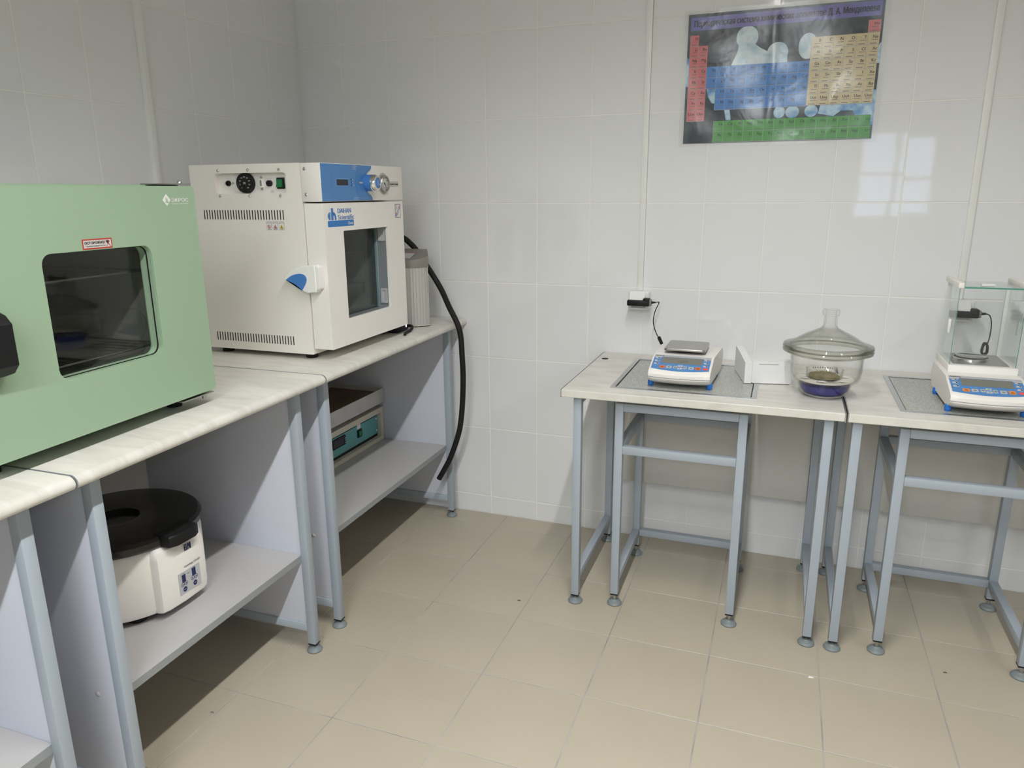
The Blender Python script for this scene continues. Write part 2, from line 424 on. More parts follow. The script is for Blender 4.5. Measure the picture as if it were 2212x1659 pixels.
# ================================================================ ceiling lamps (real linear fittings, two rows)
def lamp(x, y0, y1, m, lab, watt, k):
    t = Thing('ceiling_lamp', lab, 'lamp', (x, (y0 + y1) / 2, RZ), group='linear ceiling lamps in two rows')
    h = MB().box((x - .048, y0 - .03, 2.425), (x + .048, y1 + .03, RZ - .001), .004)
    for sx in (-1, 1): h.box((x + sx * .0465 - .0015, y0 - .03, 2.396), (x + sx * .0465 + .0015, y1 + .03, 2.426))
    t.part('housing', h, WPLAST)
    al = bpy.data.lights.new('lamp_beam', 'AREA'); al.shape = 'RECTANGLE'; al.size = .046; al.size_y = y1 - y0; al.energy = watt * (1.04 if x < 3 else .26); al.spread = math.radians(SPREAD[k])
    al.color = ((1, .985, .95), (.95, .975, 1.0), (.84, .93, 1.0))[k]  # rear lamps tinted cooler as an added bluish fill
    lo_ = bpy.data.objects.new('lamp_beam', al); COL.objects.link(lo_); lo_.parent = t.o; lo_.location = (0, 0, 2.4165 - RZ)
    t.part('diffuser', MB().box((x - .024, y0, 2.418), (x + .024, y1, 2.4235)), m, label='glowing white diffuser')
for rx, rn in ((1.72, 'over the aisle'), (3.9, 'over the right side of the room')):
    for k, (a, b) in enumerate(((-2.55, -1.15), (-4.30, -2.90), (-6.05, -4.65))):
        lamp(rx, a, b, LAMPM if k < 2 else LAMPC, ('ceiling lamp nearest the poster wall ' if k == 0 else 'ceiling lamp in the middle of the row ' if k == 1 else 'cool white ceiling lamp far from the poster ') + rn, WATT[k], k)

# ================================================================ lab benches along the left wall
BROT = .009
def bpt(y): return Vector((math.sin(BROT) * -y, -.009 + y * math.cos(BROT), 0))
def foot_mb(x, y, ztop, r=.0165, stem=True):
    mb = MB()
    mb.lathe([(0, 0), (r + .005, 0), (r + .006, .004), (r + .002, .010), (r * .62, .0135), (r * .45, .017), (0, .017)], (x, y, 0.0002), 22, 0)
    mb.cyl((x, y, .015), (x, y, ztop), .005, seg=10, m=1)
    mb.box((x - .0122, y - .0122, ztop - .004), (x + .0122, y + .0122, ztop + .0005), 0, 2)
    return mb
def bench(y0, ln, in_far, in_near, lab):
    t = Thing('lab_bench', lab, 'bench', bpt(y0), BROT, 'lab benches along the left wall')
    X1 = .709
    prof = [(.004, .808), (.688, .808), (.697, .809), (.704, .812), (.708, .817), (.709, .822), (.7075, .828), (.703, .833), (.696, .836), (.004, .836)]
    fr = F((0, 0, 0), (1, 0, 0), (0, 0, 1))      # normal = -y
    t.part('worktop', MB().prism(prof, fr, .0026, ln - .0026), TOP, local=True)
    t.part('edge_strip', MB().prism(prof, fr, ln - .0026, ln - .0014), BAND, local=True, label='thin grey strip on the worktop end')
    yf, yn = -in_far, -(ln - in_near)
    for y in (yf, yn):
        for x in (.6505, .045):
            lg = t.part('leg', MB().box((x - .0125, y - .0125, .027), (x + .0125, y + .0125, .8075), .0018), GMET, local=True)
            t.part('foot', foot_mb(x, y, .027), [FOOTG, STEEL, BLACK], lg, local=True, label='grey round adjustable foot')
        t.part('bottom_rail', MB().box((.0575, y - .0125, .068), (.638, y + .0125, .0935), .0015), GMET, local=True)
        t.part('top_rail', MB().box((.0575, y - .0125, .7825), (.638, y + .0125, .8075), .0015), GMET, local=True)
        sp = t.part('side_panel', MB().box((.0578, y - .0085, .094), (.6378, y + .0085, .782), .0006), PANEL, local=True)
        sgn = -1 if y == yn else 1
        for cx in (.585, .12):
            cap = MB(); cap.lathe([(0, .003), (.004, .0025), (.0065, .0008), (.007, 0), (0, 0)], fr=F((cx, y + sgn * .0085, .305), (1, 0, 0), (0, 0, sgn * -1)), seg=14)
            t.part('screw_cap', cap, SHELF, sp, local=True)
    t.part('shelf', MB().box((.100, yn + .009, .297), (.6375, yf - .009, .3155)), SHELF, local=True)
    t.part('edge_band', MB().box((.6378, yn + .0092, .2968), (.6385, yf - .0092, .3157)), BAND, local=True, label='grey band along the shelf front')
    t.part('back_panel', MB().box((.083, yn + .009, .297), (.0995, yf - .009, .8075)), BACKP, local=True)
    return t
bench(0, .9995, .070, .062, 'long marbled bench in the far corner under the white oven')
bench(-1.0, .794, .0745, .072, 'marbled bench under the right part of the green oven, centrifuge on its shelf')
bench(-1.7945, .90, .0745, .072, 'nearest marbled bench at the left edge, its shelf empty')

# ================================================================ weighing tables along the back wall
def wtable(x0, ln, lx0, lx1, cx0, cx1, lab, hole=None):
    t = Thing('weighing_table', lab, 'table', (x0, 0, 0), 0, 'weighing tables along the back wall')
    yb, yf = -.004, -.585
    outer = [(x0 + .001, yf), (x0 + ln - .001, yf), (x0 + ln - .001, yb), (x0 + .001, yb)]
    inner = [(cx0, -.506), (cx1, -.506), (cx1, -.098), (cx0, -.098)]
    mb = MB(); mb.plate(outer, inner, XY, .713, .737)
    o = t.part('worktop', mb, TOP, smooth=0)
    bv = o.modifiers.new('soft edges', 'BEVEL'); bv.width = .003; bv.segments = 3; bv.limit_method = 'ANGLE'
    tr = MB(); tr.plate([(cx0 - .012, -.518), (cx1 + .012, -.518), (cx1 + .012, -.086), (cx0 - .012, -.086)],
                        [(cx0 + .002, -.504), (cx1 - .002, -.504), (cx1 - .002, -.100), (cx0 + .002, -.100)], XY, .7362, .7388)
    t.part('slab_trim', tr, ALU, label='aluminium trim around the slab opening', smooth=0)
    for xa, xb in ((x0 - .0006, x0 + .001), (x0 + ln - .001, x0 + ln + .0006)):
        t.part('edge_strip', MB().box((xa, yf + .001, .711), (xb, yb, .7375)), ALU, label='thin aluminium strip on the worktop end')
    for x in (lx0, lx1):
        for y in (-.5525, -.077):
            lg = t.part('leg', MB().box((x - .0125, y - .0125, .029), (x + .0125, y + .0125, .7128), .0018), GMET)
            t.part('foot', foot_mb(x, y, .029, .0185), [FOOTG, STEEL, BLACK], lg, label='grey round adjustable foot')
        t.part('bottom_rail', MB().box((x - .0125, -.540, .084), (x + .0125, -.0895, .109), .0015), GMET)
        t.part('top_rail', MB().box((x - .0125, -.540, .6877), (x + .0125, -.0895, .7127), .0015), GMET)
    t.part('rear_rail', MB().box((lx0 + .0127, -.0895, .6877), (lx1 - .0127, -.0645, .7127), .0015), GMET)
    t.part('back_panel', MB().box((lx0 + .0135, -.075, .259), (lx1 - .0135, -.0595, .687), .0008), BACKP)
    if hole:
        h = MB(); h.lathe([(0, .0006), (.0085, .0006), (.0088, .0012), (.0115, .0012), (.0125, 0)], (hole[0], hole[1], .737), 24)
        h.lathe([(0, .0008), (.0082, .0008)], (hole[0], hole[1], .7372), 24)
        t.part('cable_grommet', h, BLACK)
    return t
wtable(1.2745, .806, 1.323, 2.042, 1.4255, 1.8335, 'left weighing table with marbled top beside the open floor', (1.306, -.124))
wtable(2.0865, .86, 2.114, 2.900, 2.2325, 2.640, 'right weighing table with marbled top, cut by the right picture edge')

def stand(x0, x1, sx0, sx1, lab):
    t = Thing('balance_stand', lab, 'stand', (x0, -.34, 0), 0, 'balance stands inside the tables')
    ya, yb = -.524, -.153
    for x in (x0, x1):
        for y in (ya, yb):
            lg = t.part('leg', MB().box((x - .0125, y - .0125, .040), (x + .0125, y + .0125, .694), .0018), GMET)
            t.part('foot', foot_mb(x, y, .040, .0185), [FOOTG, STEEL, BLACK], lg, label='grey round adjustable foot')
        for nm, z in (('side_top_rail', .6815), ('side_middle_rail', .5425), ('side_bottom_rail', .0925)):
            t.part(nm, MB().box((x - .0125, ya + .0127, z - .0125), (x + .0125, yb - .0127, z + .0125), .0015), GMET)
    for nm, y, z in (('front_top_rail', ya, .6815), ('front_middle_rail', ya, .5425), ('rear_top_rail', yb, .6815), ('rear_middle_rail', yb, .5425), ('rear_bottom_rail', yb, .0925)):
        t.part(nm, MB().box((x0 + .0127, y - .0125, z - .0125), (x1 - .0127, y + .0125, z + .0125), .0015), GMET)
    t.part('granite_slab', MB().box((sx0, -.501, .6945), (sx1, -.103, .7368), .0008, 0, 1), GRAN, label='speckled grey granite slab')
stand(1.449, 1.815, 1.4305, 1.8285, 'steel stand with granite slab standing inside the left weighing table')
stand(2.236, 2.602, 2.2375, 2.635, 'steel stand with granite slab standing inside the right weighing table')

# ================================================================ green drying oven (local frame: x out of the door, y = -s)
GO = Vector((.62, -1.317, .836))
t = Thing('drying_oven', 'pale green drying oven with square window on the left bench', 'oven', GO, .0266)
DF = F((0, 0, -.836), (0, 1, 0), (0, 0, 1))        # door face: u = y = -s, v = world z
DW = .575
dz0, dz1 = .8705, 1.3435
dr = MB()
dr.plate(rrect(-DW, dz0, 0, dz1, .010), rrect(-.4055, .987, -.1465, 1.2225, .021), DF, -.003, 0)
dr.plate(rrect(-DW, dz0, 0, dz1, .010), rrect(-.421, .972, -.132, 1.238, .012), DF, -.030, -.003)
door = t.part('door', dr, GREEN, local=True)
ln = MB(); ln.plate(rrect(-.4065, .986, -.1455, 1.2235, .020), rrect(-.4045, .988, -.1475, 1.2215, .020), DF, -.034, -.0145)
ln.plate(rrect(-.4065, .986, -.1455, 1.2235, .020), rrect(-.4045, .988, -.1475, 1.2215, .020), DF, -.0125, -.003)
t.part('window_reveal', ln, GREEN, door, local=True)
gk = MB(); gk.plate(rrect(-.408, .9845, -.144, 1.225, .020), rrect(-.403, .9895, -.149, 1.220, .020), DF, -.0147, -.0123)
t.part('gasket', gk, BLACKM, door, local=True, label='black seal inside the window')
t.part('window_pane', MB().prism(rrect(-.420, .973, -.133, 1.237, .005), DF, -.036, -.032), PANEG, door, local=True)
hd = MB()
prof = [(1.022, .004), (1.030, .028), (1.046, .042), (1.116, .042), (1.130, .030), (1.140, .004)]
HF = F((0, 0, -.836), (1, 0, 0), (0, 0, 1))
hd.prism([(d, z) for z, d in prof], HF, .512, .556)
t.part('handle', hd, BLACK, door, local=True, label='black chamfered pull handle')
lg = MB()                                           # door logo: diamond emblem and lettering
lg.flat([(-.0983, 1.3143), (-.0865, 1.3015), (-.0747, 1.3143), (-.0865, 1.3272)], DF, .0004)
lg.text('ЭКРОС', DF, -.0735, 1.3100, .0105, .0004, bold=.035, width=.0505)
lg.text('группа компаний', DF, -.0725, 1.3052, .0040, .0004, width=.048)
em = MB()
for k in range(5):
    a = -.5 + k * .5
    em.tube([fp(DF, -.0865, 1.3085, .0007), fp(DF, -.0865 + .0055 * math.sin(a), 1.3085 + .011 * math.cos(a), .0007)], .00045, 5, sub=1)
em.tube([fp(DF, -.0915, 1.3105, .0007), fp(DF, -.0865, 1.3085, .0007), fp(DF, -.0815, 1.3105, .0007)], .00045, 5, sub=1)
lo = t.part('door_logo', lg, WHITE, door, local=True, label='white diamond emblem and lettering')
t.part('emblem_lines', em, GREEN, lo, local=True)
st = MB(); st.rect(DF, -.3147, 1.2240, -.2450, 1.2435, .0004)
sk = t.part('warning_sticker', st, RED, door, local=True, label='red bordered warning sticker above the window')
s2 = MB(); s2.rect(DF, -.3122, 1.2265, -.2475, 1.2410, .0007)
t.part('sticker_field', s2, mat('sticker field', (.62, .58, .56), .5), sk, local=True)
s3 = MB(); s3.text('ОСТОРОЖНО!', DF, -.3100, 1.2338, .0066, .0010, bold=.03, width=.046)
s3.text('Горячая поверхность!', DF, -.3092, 1.2285, .0046, .0010, width=.0465)
for k in range(5): s3.tube([fp(DF, -.2555, 1.2325, .0010), fp(DF, -.2555 + .0052 * math.sin(-.9 + .42 * k), 1.2325 + .0075 * math.cos(-.9 + .42 * k), .0010)], .0006, 5, sub=1)
t.part('sticker_lettering', s3, INK, sk, local=True)
s4 = MB(); s4.tube([fp(DF, -.2608, 1.2278, .0013), fp(DF, -.2500, 1.2397, .0013)], .0004, 5, sub=1); s4.tube([fp(DF, -.2608, 1.2397, .0013), fp(DF, -.2500, 1.2278, .0013)], .0004, 5, sub=1)
t.part('sticker_cross', s4, RED, sk, local=True)
# body: open shell round a chamber
OFR = F((0, 0, -.836), (0, 1, 0), (0, 0, 1))
bd = MB(); bd.plate(rrect(-DW + .006, .862, -.012, 1.3465, .004), rrect(-.475, .925, -.095, 1.285, .02), OFR, -.50, -.0315)
bd.box((-.505, -DW + .006, .026), (-.50, -.012, .5105))
body = t.part('body', bd, GREEN, local=True)
li = MB(); li.plate(rrect(-.4748, .9252, -.0952, 1.2848, .02), rrect(-.472, .928, -.098, 1.282, .018), OFR, -.47, -.033)
li.prism(rrect(-.474, .926, -.096, 1.284, .018), OFR, -.475, -.470)
t.part('chamber', li, LINER, local=True, label='dark steel chamber')
for z in (1.165, 1.000):
    rk = MB()
    for y in (-.465, -.105): rk.tube([(-.055, y, z - .836), (-.46, y, z - .836)], .0022, 6, sub=1)
    for x in (-.055, -.46): rk.tube([(x, -.468, z - .836), (x, -.102, z - .836)], .0028, 6, sub=1)
    for k in range(1, 14): rk.tube([(-.056, -.465 + .36 * k / 14, z - .836), (-.459, -.465 + .36 * k / 14, z - .836)], .0012, 5, sub=1)
    t.part('wire_rack', rk, STEEL, local=True)
for z0, z1, zb, nm in ((1.3467, 1.3497, 1.3497, 'top_hinge'), (.8622, .8652, .8500, 'bottom_hinge')):
    hg = MB().prism(rrect(-.108, -.060, -.006, -.002, .003), F((0, 0, 0), (0, 1, 0), (-1, 0, 0)), z0 - .836, z1 - .836) if 0 else MB()
    hg.box((-.045, -.108, z0 - .836), (-.001, -.006, z1 - .836), .0006)
    hg.lathe([(0, .0056), (.0035, .0050), (.0052, .003), (.0055, 0), (0, 0)], (-.018, -.022, (zb if zb > 1 else zb - .0) - .836), 14)
    if zb < 1: hg.cyl((-.018, -.022, zb - .836), (-.018, -.022, z0 - .836), .0055, seg=12)
    t.part(nm, hg, STEEL, local=True, label='steel hinge plate with pin')
for y in (-.06, -DW + .06):
    for x in (-.075, -.45):
        t.part('foot', MB().cyl((x, y, .0003), (x, y, .0262), .017, seg=18), BLACKM, local=True)
# glassware on the lower rack
OM = Matrix.Translation(GO) @ Matrix.Rotation(.0266, 4, 'Z')
def og(x, y, z): return OM @ Vector((x, y, z - .836))
def shell(prof, th):
    return prof + [(max(r - th, 0), z + (th if i == 0 else 0)) for i, (r, z) in enumerate(prof)][::-1]
c = og(-.20, -.235, 1.0032)
d1 = Thing('glass_desiccator', 'clear glass desiccator with dark blue base inside the green oven', 'desiccator', c)
g = MB(); g.lathe([(0, 0), (.055, 0), (.062, .010), (.066, .03), (.085, .036), (.088, .06), (.098, .062), (.098, .072), (.075, .095), (.04, .112), (.016, .118), (.015, .128), (.020, .135), (0, .137)], c, 40)
d1.part('glass_body', g, SHELLG)
d1.part('blue_base', MB().lathe([(0, .004), (.052, .004), (.058, .026), (0, .027)], c, 30), NAVY, label='dark blue granules in the base')
c = og(-.085, -.146, 1.0440)
b = MB(); R90 = F(c, (0, 1, 0), (0, 0, 1))
b.lathe([(.0, -.012), (.020, -.012), (.036, -.006), (.040, 0), (.036, .010), (.018, .018), (0, .018)], fr=R90, seg=32)
single('glass_flask', b, SHELLG, 'small round glass flask lying on the rack inside the green oven', 'flask', loc=c)

# ================================================================ white vacuum oven
t = Thing('vacuum_oven', 'cream white vacuum oven with blue control panel on the far bench', 'oven', (.40, -.61, .836))
SF = F((0, -.85, 0), (1, 0, 0), (0, 0, 1)); XFc = F((.642, 0, 0), (0, 1, 0), (0, 0, 1))
bd = MB(); fr = F((.574, 0, 0), (0, 1, 0), (0, 0, 1))
bd.plate(rrect(-.8295, .853, -.372, 1.300, .002), rrect(-.775, .93, -.455, 1.24, .015), fr, -.395, 0)
bd.box((.178, -.8295, .853), (.1795, -.372, 1.4105)); bd.box((.18, -.8295, 1.3003), (.573, -.372, 1.4105), .002)
body = t.part('body', bd, OWHITE)
sd = MB(); sd.plate(rrect(.178, .853, .5745, 1.4105, .002), rrect(.2712, 1.3265, .5245, 1.3852, .010), SF, -.0202, 0)
side = t.part('side_panel', sd, OWHITE)
# recess contents
RF = F((0, -.8302, 0), (1, 0, 0), (0, 0, 1))
t.part('recess_plate', MB().prism(rrect(.268, 1.323, .528, 1.389, .004), RF, -.0004, .0006), OWHITE2, side)
dl = MB(); dfr = F((.3735, -.8296, 1.3568), (1, 0, 0), (0, 0, 1))
dl.lathe([(0, .014), (.022, .014), (.0255, .0165), (.0275, .018), (.0285, .014), (.0285, 0), (0, 0)], fr=dfr, seg=36)
dial = t.part('dial', dl, BLACK, side, label='round black thermostat dial')
dp = MB(); dp.text('M', dfr, -.0045, -.004, .010, .0144, bold=.02)
for k in range(9):
    a = math.radians(230 - 35 * k); dp.text(str(50 * k), dfr, .0175 * math.cos(a), .0175 * math.sin(a) - .0015, .0046, .0144, align='CENTER')
t.part('dial_numbers', dp, WHITE, dial)
so = MB(); so.lathe([(0, .003), (.0050, .003), (.0056, .0065), (.0078, .0065), (.0082, 0), (0, 0)], fr=F((.3054, -.8296, 1.3567), (1, 0, 0), (0, 0, 1)), seg=22)
t.part('round_socket', so, BLACK, side)
for x, z in ((.2917, 1.3562), (.3201, 1.3565)):
    t.part('socket_screw', MB().lathe([(0, .003), (.003, .0026), (.0047, .001), (.005, 0), (0, 0)], fr=F((x, -.8296, z), (1, 0, 0), (0, 0, 1)), seg=14), CHROME, side)
db = MB(); dbf = F((.4255, -.8296, 1.3562), (1, 0, 0), (0, 0, 1))
db.prism(rrect(-.0055, -.013, .0055, .013, .003), dbf, 0, .007, 0, .0005)
db.prism(rrect(-.0028, -.0085, .0028, .0085, .002), dbf, .0068, .0073, 1)
for v in (-.0165, .0165): db.cyl(fp(dbf, 0, v, 0), fp(dbf, 0, v, .005), .003, seg=10, m=2)
t.part('serial_port', db, [WPLAST, INKG, STEEL], side)
fu = MB(); fuf = F((.4535, -.8296, 1.3553), (1, 0, 0), (0, 0, 1)); fu.prism(rrect(-.0098, -.0085, .0098, .0085, .008), fuf, 0, .008, 0, .001)
t.part('fuse_cap', fu, BLACK, side)
fl_ = MB(); fl_.rect(RF, .4535, 1.3275, .4665, 1.3365, .0009)
fu2 = t.part('fuse_label', fl_, WHITE, side); fm = MB(); fm.text('Fuse', RF, .460, 1.3330, .0032, .0012, align='CENTER'); fm.text('AC250V', RF, .460, 1.3292, .0030, .0012, align='CENTER')
t.part('fuse_lettering', fm, INKG, fu2)
sw = MB(); sw.box((.4795, -.8345, 1.3395), (.5062, -.8296, 1.3712), .0015, 0)
swo = t.part('power_switch', sw, BLACK, side)
rk = MB(); rk.add([(.4812, -.8346, 1.3435), (.5008, -.8346, 1.3435), (.5008, -.8346, 1.3665), (.4812, -.8346, 1.3665), (.4812, -.8412, 1.3445), (.5008, -.8412, 1.3445), (.5008, -.8368, 1.3665), (.4812, -.8368, 1.3665), (.4812, -.8372, 1.355), (.5008, -.8372, 1.355)],
                   [(0, 1, 5, 4), (4, 5, 9, 8), (8, 9, 6, 7), (7, 6, 2, 3), (0, 4, 8), (0, 8, 7, 3), (1, 9, 5), (1, 2, 6, 9)])
rko = t.part('rocker', rk, SWG, swo, label='green rocker')
# screws, slots, stickers
for x, z in ((.2849, 1.3931), (.3937, 1.3934), (.5025, 1.3930), (.2848, 1.3198), (.3928, 1.3198), (.5020, 1.3195)):
    t.part('screw', MB().lathe([(0, .0032), (.002, .003), (.0038, .0018), (.0046, 0), (0, 0)], fr=F((x, -.85, z), (1, 0, 0), (0, 0, 1)), seg=14), CHROME)
for z0, z1 in ((1.2512, 1.2796), (.8782, .9054)):
    sl = MB()
    for k in range(30): x = .2188 + .2868 * k / 29; sl.prism(rrect(x - .0016, z0, x + .0016, z1, .0015, 3), SF, -.0003, .0004)
    t.part('vent_slot_shade', sl, DARK, side, kind='stuff', label='row of thin vent slots, their shade painted dark')  # raised dark strips paint the shade inside the slots
for i, (x0, x1, sym) in enumerate(((.4438, .4615, 'no'), (.4658, .4840, 'hot'), (.4875, .5062, 'warn'))):
    z0, z1 = 1.2220, 1.2475
    m0 = MB(); m0.prism(rrect(x0, z0, x1, z1, .002, 3), SF, 0, .0004)
    sk = t.part('hazard_sticker', m0, INKG, side)
    m1 = MB(); m1.prism(rrect(x0 + .0006, z0 + .0006, x1 - .0006, z1 - .0066, .0015, 3), SF, .0004, .0006); m1.prism(rrect(x0 + .0006, z1 - .0060, x1 - .0006, z1 - .0006, .0015, 3), SF, .0004, .0006)
    t.part('sticker_field', m1, WHITE, sk)
    cx = (x0 + x1) / 2; cz = z0 + .0095; m2 = MB()
    tri = lambda a, b, r: [(a - r * .95, b - r * .6), (a + r * .95, b - r * .6), (a, b + r)]
    m2.flat(tri(x0 + .0040, z1 - .0038, .0024), SF, .0008, 0)
    m2.rect(SF, x0 + .0075, z1 - .0038, x1 - .0015, z1 - .0028, .0008, 1); m2.rect(SF, x0 + .003, z0 + .0018, x1 - .003, z0 + .0026, .0008, 1)
    if sym == 'no':
        m2.plate(circle(cx, cz, .0056), circle(cx, cz, .0044), SF, .0007, .0010, 2); m2.add([fp(SF, cx - .0042, cz + .0032, .001), fp(SF, cx - .0032, cz + .0042, .001), fp(SF, cx + .0042, cz - .0032, .001), fp(SF, cx + .0032, cz - .0042, .001)], [(0, 3, 2, 1)], 2)
        m2.rect(SF, cx - .0006, cz - .003, cx + .0006, cz + .003, .0009, 1)
    elif sym == 'hot':
        m2.plate(tri(cx, cz - .001, .0074), tri(cx, cz - .0012, .0050), SF, .0007, .0010, 2); m2.flat(circle(cx, cz - .0018, .0018, 10), SF, .0009, 3); m2.rect(SF, cx - .0006, cz - .005, cx + .0006, cz + .0015, .0009, 3)
    else:
        m2.flat(tri(cx, cz - .001, .0072), SF, .0008, 0); m2.rect(SF, cx - .0005, cz - .0022, cx + .0005, cz + .0028, .001, 3); m2.rect(SF, cx - .0005, cz - .0042, cx + .0005, cz - .0032, .001, 3)
    t.part('sticker_symbol', m2, [YELLOW, INKG, RED, INK], sk, smooth=0)
# header
hb = MB(); hb.box((.5755, -.8500, 1.3025), (.6420, -.3700, 1.4100), .0018)
head = t.part('control_header', hb, OWHITE2)
for z in (1.3935, 1.3225):
    t.part('screw', MB().lathe([(0, .0032), (.002, .003), (.0042, .0018), (.0050, 0), (0, 0)], fr=F((.590, -.85, z), (1, 0, 0), (0, 0, 1)), seg=14), CHROME, head)
HFc = XFc
kc = (-.5700 - .012, 1.3565)
ov = [(-.8485, 1.3034), (-.5760, 1.3038), (-.5752, 1.3112)]
for k in range(9):
    a = math.radians(-118 - (242 - 118) * 0 - k * 0); 
arc = []
for k in range(13):
    a = math.radians(232 - 104 * k / 12); arc.append((-.575 + .0395 * math.cos(a) - .0, 1.3562 + .0395 * math.sin(a)))
ov += [(-.5830, 1.3180)] + arc + [(-.5840, 1.3940), (-.5752, 1.4010), (-.5745, 1.4082), (-.8485, 1.4082)]
pn = t.part('blue_overlay', MB().prism(ov, HFc, 0, .0025), BLUE, head, label='bright blue control overlay')
ln2 = MB(); ln2.rect(HFc, -.8005, 1.3036, -.7997, 1.4080, .0027)
for z in (1.3940, 1.3160): ln2.rect(HFc, -.655, z, -.615, z + .0012, .0027)
ln2.tube([fp(HFc, -.655, 1.3940, .0025), fp(HFc, -.668, 1.375, .0025), fp(HFc, -.671, 1.356, .0025), fp(HFc, -.668, 1.336, .0025), fp(HFc, -.655, 1.3160, .0025)], .0005, 5)
t.part('overlay_lines', ln2, BLUEL, pn)
ds = MB(); ds.prism(rrect(-.7775, 1.3455, -.7115, 1.3680, .001, 2), HFc, .0025, .0031, 1); ds.prism(rrect(-.7750, 1.3480, -.7139, 1.3652, .001, 2), HFc, .0031, .0035, 0)
t.part('display', ds, [DISP, mat('display rim', (.13, .33, .66), .4)], pn, label='small dark display')
ld = MB(); lt = MB()
for z, w in ((1.3650, 'Auto'), (1.3568, 'Run'), (1.3485, 'Vacuum')):
    ld.prism(circle(-.6955, z, .0019, 10, .0026), HFc, .0025, .0032); lt.text(w, HFc, -.6905, z - .0016, .0046, .0028)
t.part('indicator_lights', ld, NAVY, pn)
for z, w in ((1.4035, '1.Temperature'), (1.3990, '2.Vacuum'), (1.3945, 'Set / Timer'), (1.3115, 'Long Press 2s'), (1.3070, 'Key Lock Set')): lt.text(w, HFc, -.684, z, .0042, .0028)
t.part('overlay_lettering', lt, WHITE, pn)
t.part('pointer', MB().prism([(-.651, 1.3563), (-.646, 1.3592), (-.634, 1.3592), (-.630, 1.3563), (-.634, 1.3534), (-.646, 1.3534)], HFc, .0025, .004), GPLAST, pn)
kf = F((.642, -.6040, 1.3560), (0, 1, 0), (0, 0, 1))
kn = MB(); kn.lathe([(0, 0), (.0250, 0), (.0250, .024), (.0225, .0262), (0, .0262)], fr=kf, seg=40)
kno = t.part('control_knob', kn, BLUE2, head, label='round blue control knob with chrome ring')
kr = MB(); kr.lathe([(.0225, .0262), (.0255, .0265), (.0255, .033), (.0215, .0405), (.0165, .0415), (.0160, .0400), (.0160, .0262)], fr=kf, seg=40)
t.part('knob_ring', kr, CHROME, kno); kq = MB(); kq.lathe([(.0159, .0262), (.0159, .0398), (.012, .0408), (0, .0412)], fr=kf, seg=32); kco = t.part('knob_cap', kq, BLUE2, kno)
kp = MB(); kp.rect(kf, -.0008, -.008, .0008, .008, .0415); t.part('knob_mark', kp, WHITE, kno)
gf = F((.642, -.5005, 1.3545), (0, 1, 0), (0, 0, 1))
gb = MB(); gb.lathe([(.0345, 0), (.0345, .0008), (0, .0008)], fr=gf, seg=40); gb.prism(rrect(.036, -.009, .1005, .008, .003), gf, 0, .0008); gb.prism([(.030, -.009), (.040, -.009), (.040, .008), (.030, .008)], gf, 0, .0007)
gp = t.part('gauge_plate', gb, mat('pale grey green print', (.56, .58, .52), .5), head)
gr = MB(); gr.lathe([(.0265, .0008), (.0272, .009), (.0255, .0115), (.0228, .0112), (.0222, .006), (.0222, .0008)], fr=gf, seg=40)
gau = t.part('vacuum_gauge', gr, STEEL, head, label='round vacuum gauge with needle')
gd = MB(); gd.lathe([(0, .0050), (.0223, .0050)], fr=gf, seg=36); t.part('gauge_dial', gd, WHITE, gau)
gn = MB(); 
for k in range(11):
    a = math.radians(225 - 27 * k); gn.add([fp(gf, r * math.cos(a) + w * math.sin(a), r * math.sin(a) - w * math.cos(a), .0054) for r, w in ((.0195, -.0006), (.0195, .0006), (.0165, .0006), (.0165, -.0006))], [(0, 1, 2, 3)])
    if k % 2 == 0: gn.text(str(k * 76 // 10), gf, .0125 * math.cos(a), .0125 * math.sin(a) - .0014, .0040, .0054, align='CENTER')
gn.text('cmHg', gf, 0, -.0135, .0036, .0054, align='CENTER')
gn.add([fp(gf, *p, .0066) for p in ((-.0025, .0045), (.0012, .0055), (.0140, -.0155), (-.0005, -.002))], [(0, 1, 2, 3)]); gn.lathe([(0, .0075), (.0025, .007), (.0028, .0055)], fr=gf, seg=12)
t.part('gauge_needle', gn, INK, gau); gg = MB(); gg.lathe([(0, .0104), (.0227, .0100)], fr=gf, seg=36); t.part('gauge_glass', gg, CLEAR, gau)
gl = MB(); gl.text('Vacuum Gauge', gf, .0380, -.0030, .0085, .0012, bold=.02, width=.060); t.part('gauge_lettering', gl, INK, gp)
# door
dr = MB(); dr.plate(rrect(-.8470, .8705, -.3745, 1.2980, .002), rrect(-.7500, .9510, -.4867, 1.2167, .004), XFc, -.0080, 0)
dr.plate(rrect(-.8470, .8705, -.3745, 1.2980, .002), rrect(-.7600, .9410, -.4767, 1.2267, .004), XFc, -.0640, -.0080)
door = t.part('door', dr, OWHITE2)
li = MB(); li.plate(rrect(-.7598, .9412, -.4769, 1.2265, .004), rrect(-.7515, .9495, -.4852, 1.2182, .004), XFc, -.064, -.0082)
t.part('door_liner', li, LINERL, door, label='grey steel frame inside the door window')
t.part('window_pane', MB().prism(rrect(-.7514, .9496, -.4853, 1.2181, .003), XFc, -.052, -.044), PANEW, door)
pe = MB(); pe.box((.5895, -.4872, .9505), (.5985, -.4856, 1.2175)); t.part('pane_edge', pe, mat('pale blue glass edge', (.45, .62, .66), .2), door)
for z0, z1 in ((1.1700, 1.2150), (.9620, 1.0120)):
    cl = MB(); clf = F((.618, -.4853, 0), (1, 0, 0), (0, 0, 1)); cl.plate(rrect(-.012, z0, .013, z1, .002), rrect(-.007, z0 + .006, .008, z1 - .006, .001), clf, .0004, .005); cl.prism(rrect(-.012, z0, .013, z1, .002), clf, .0002, .0012)
    t.part('door_clip', cl, GPLAST, door)
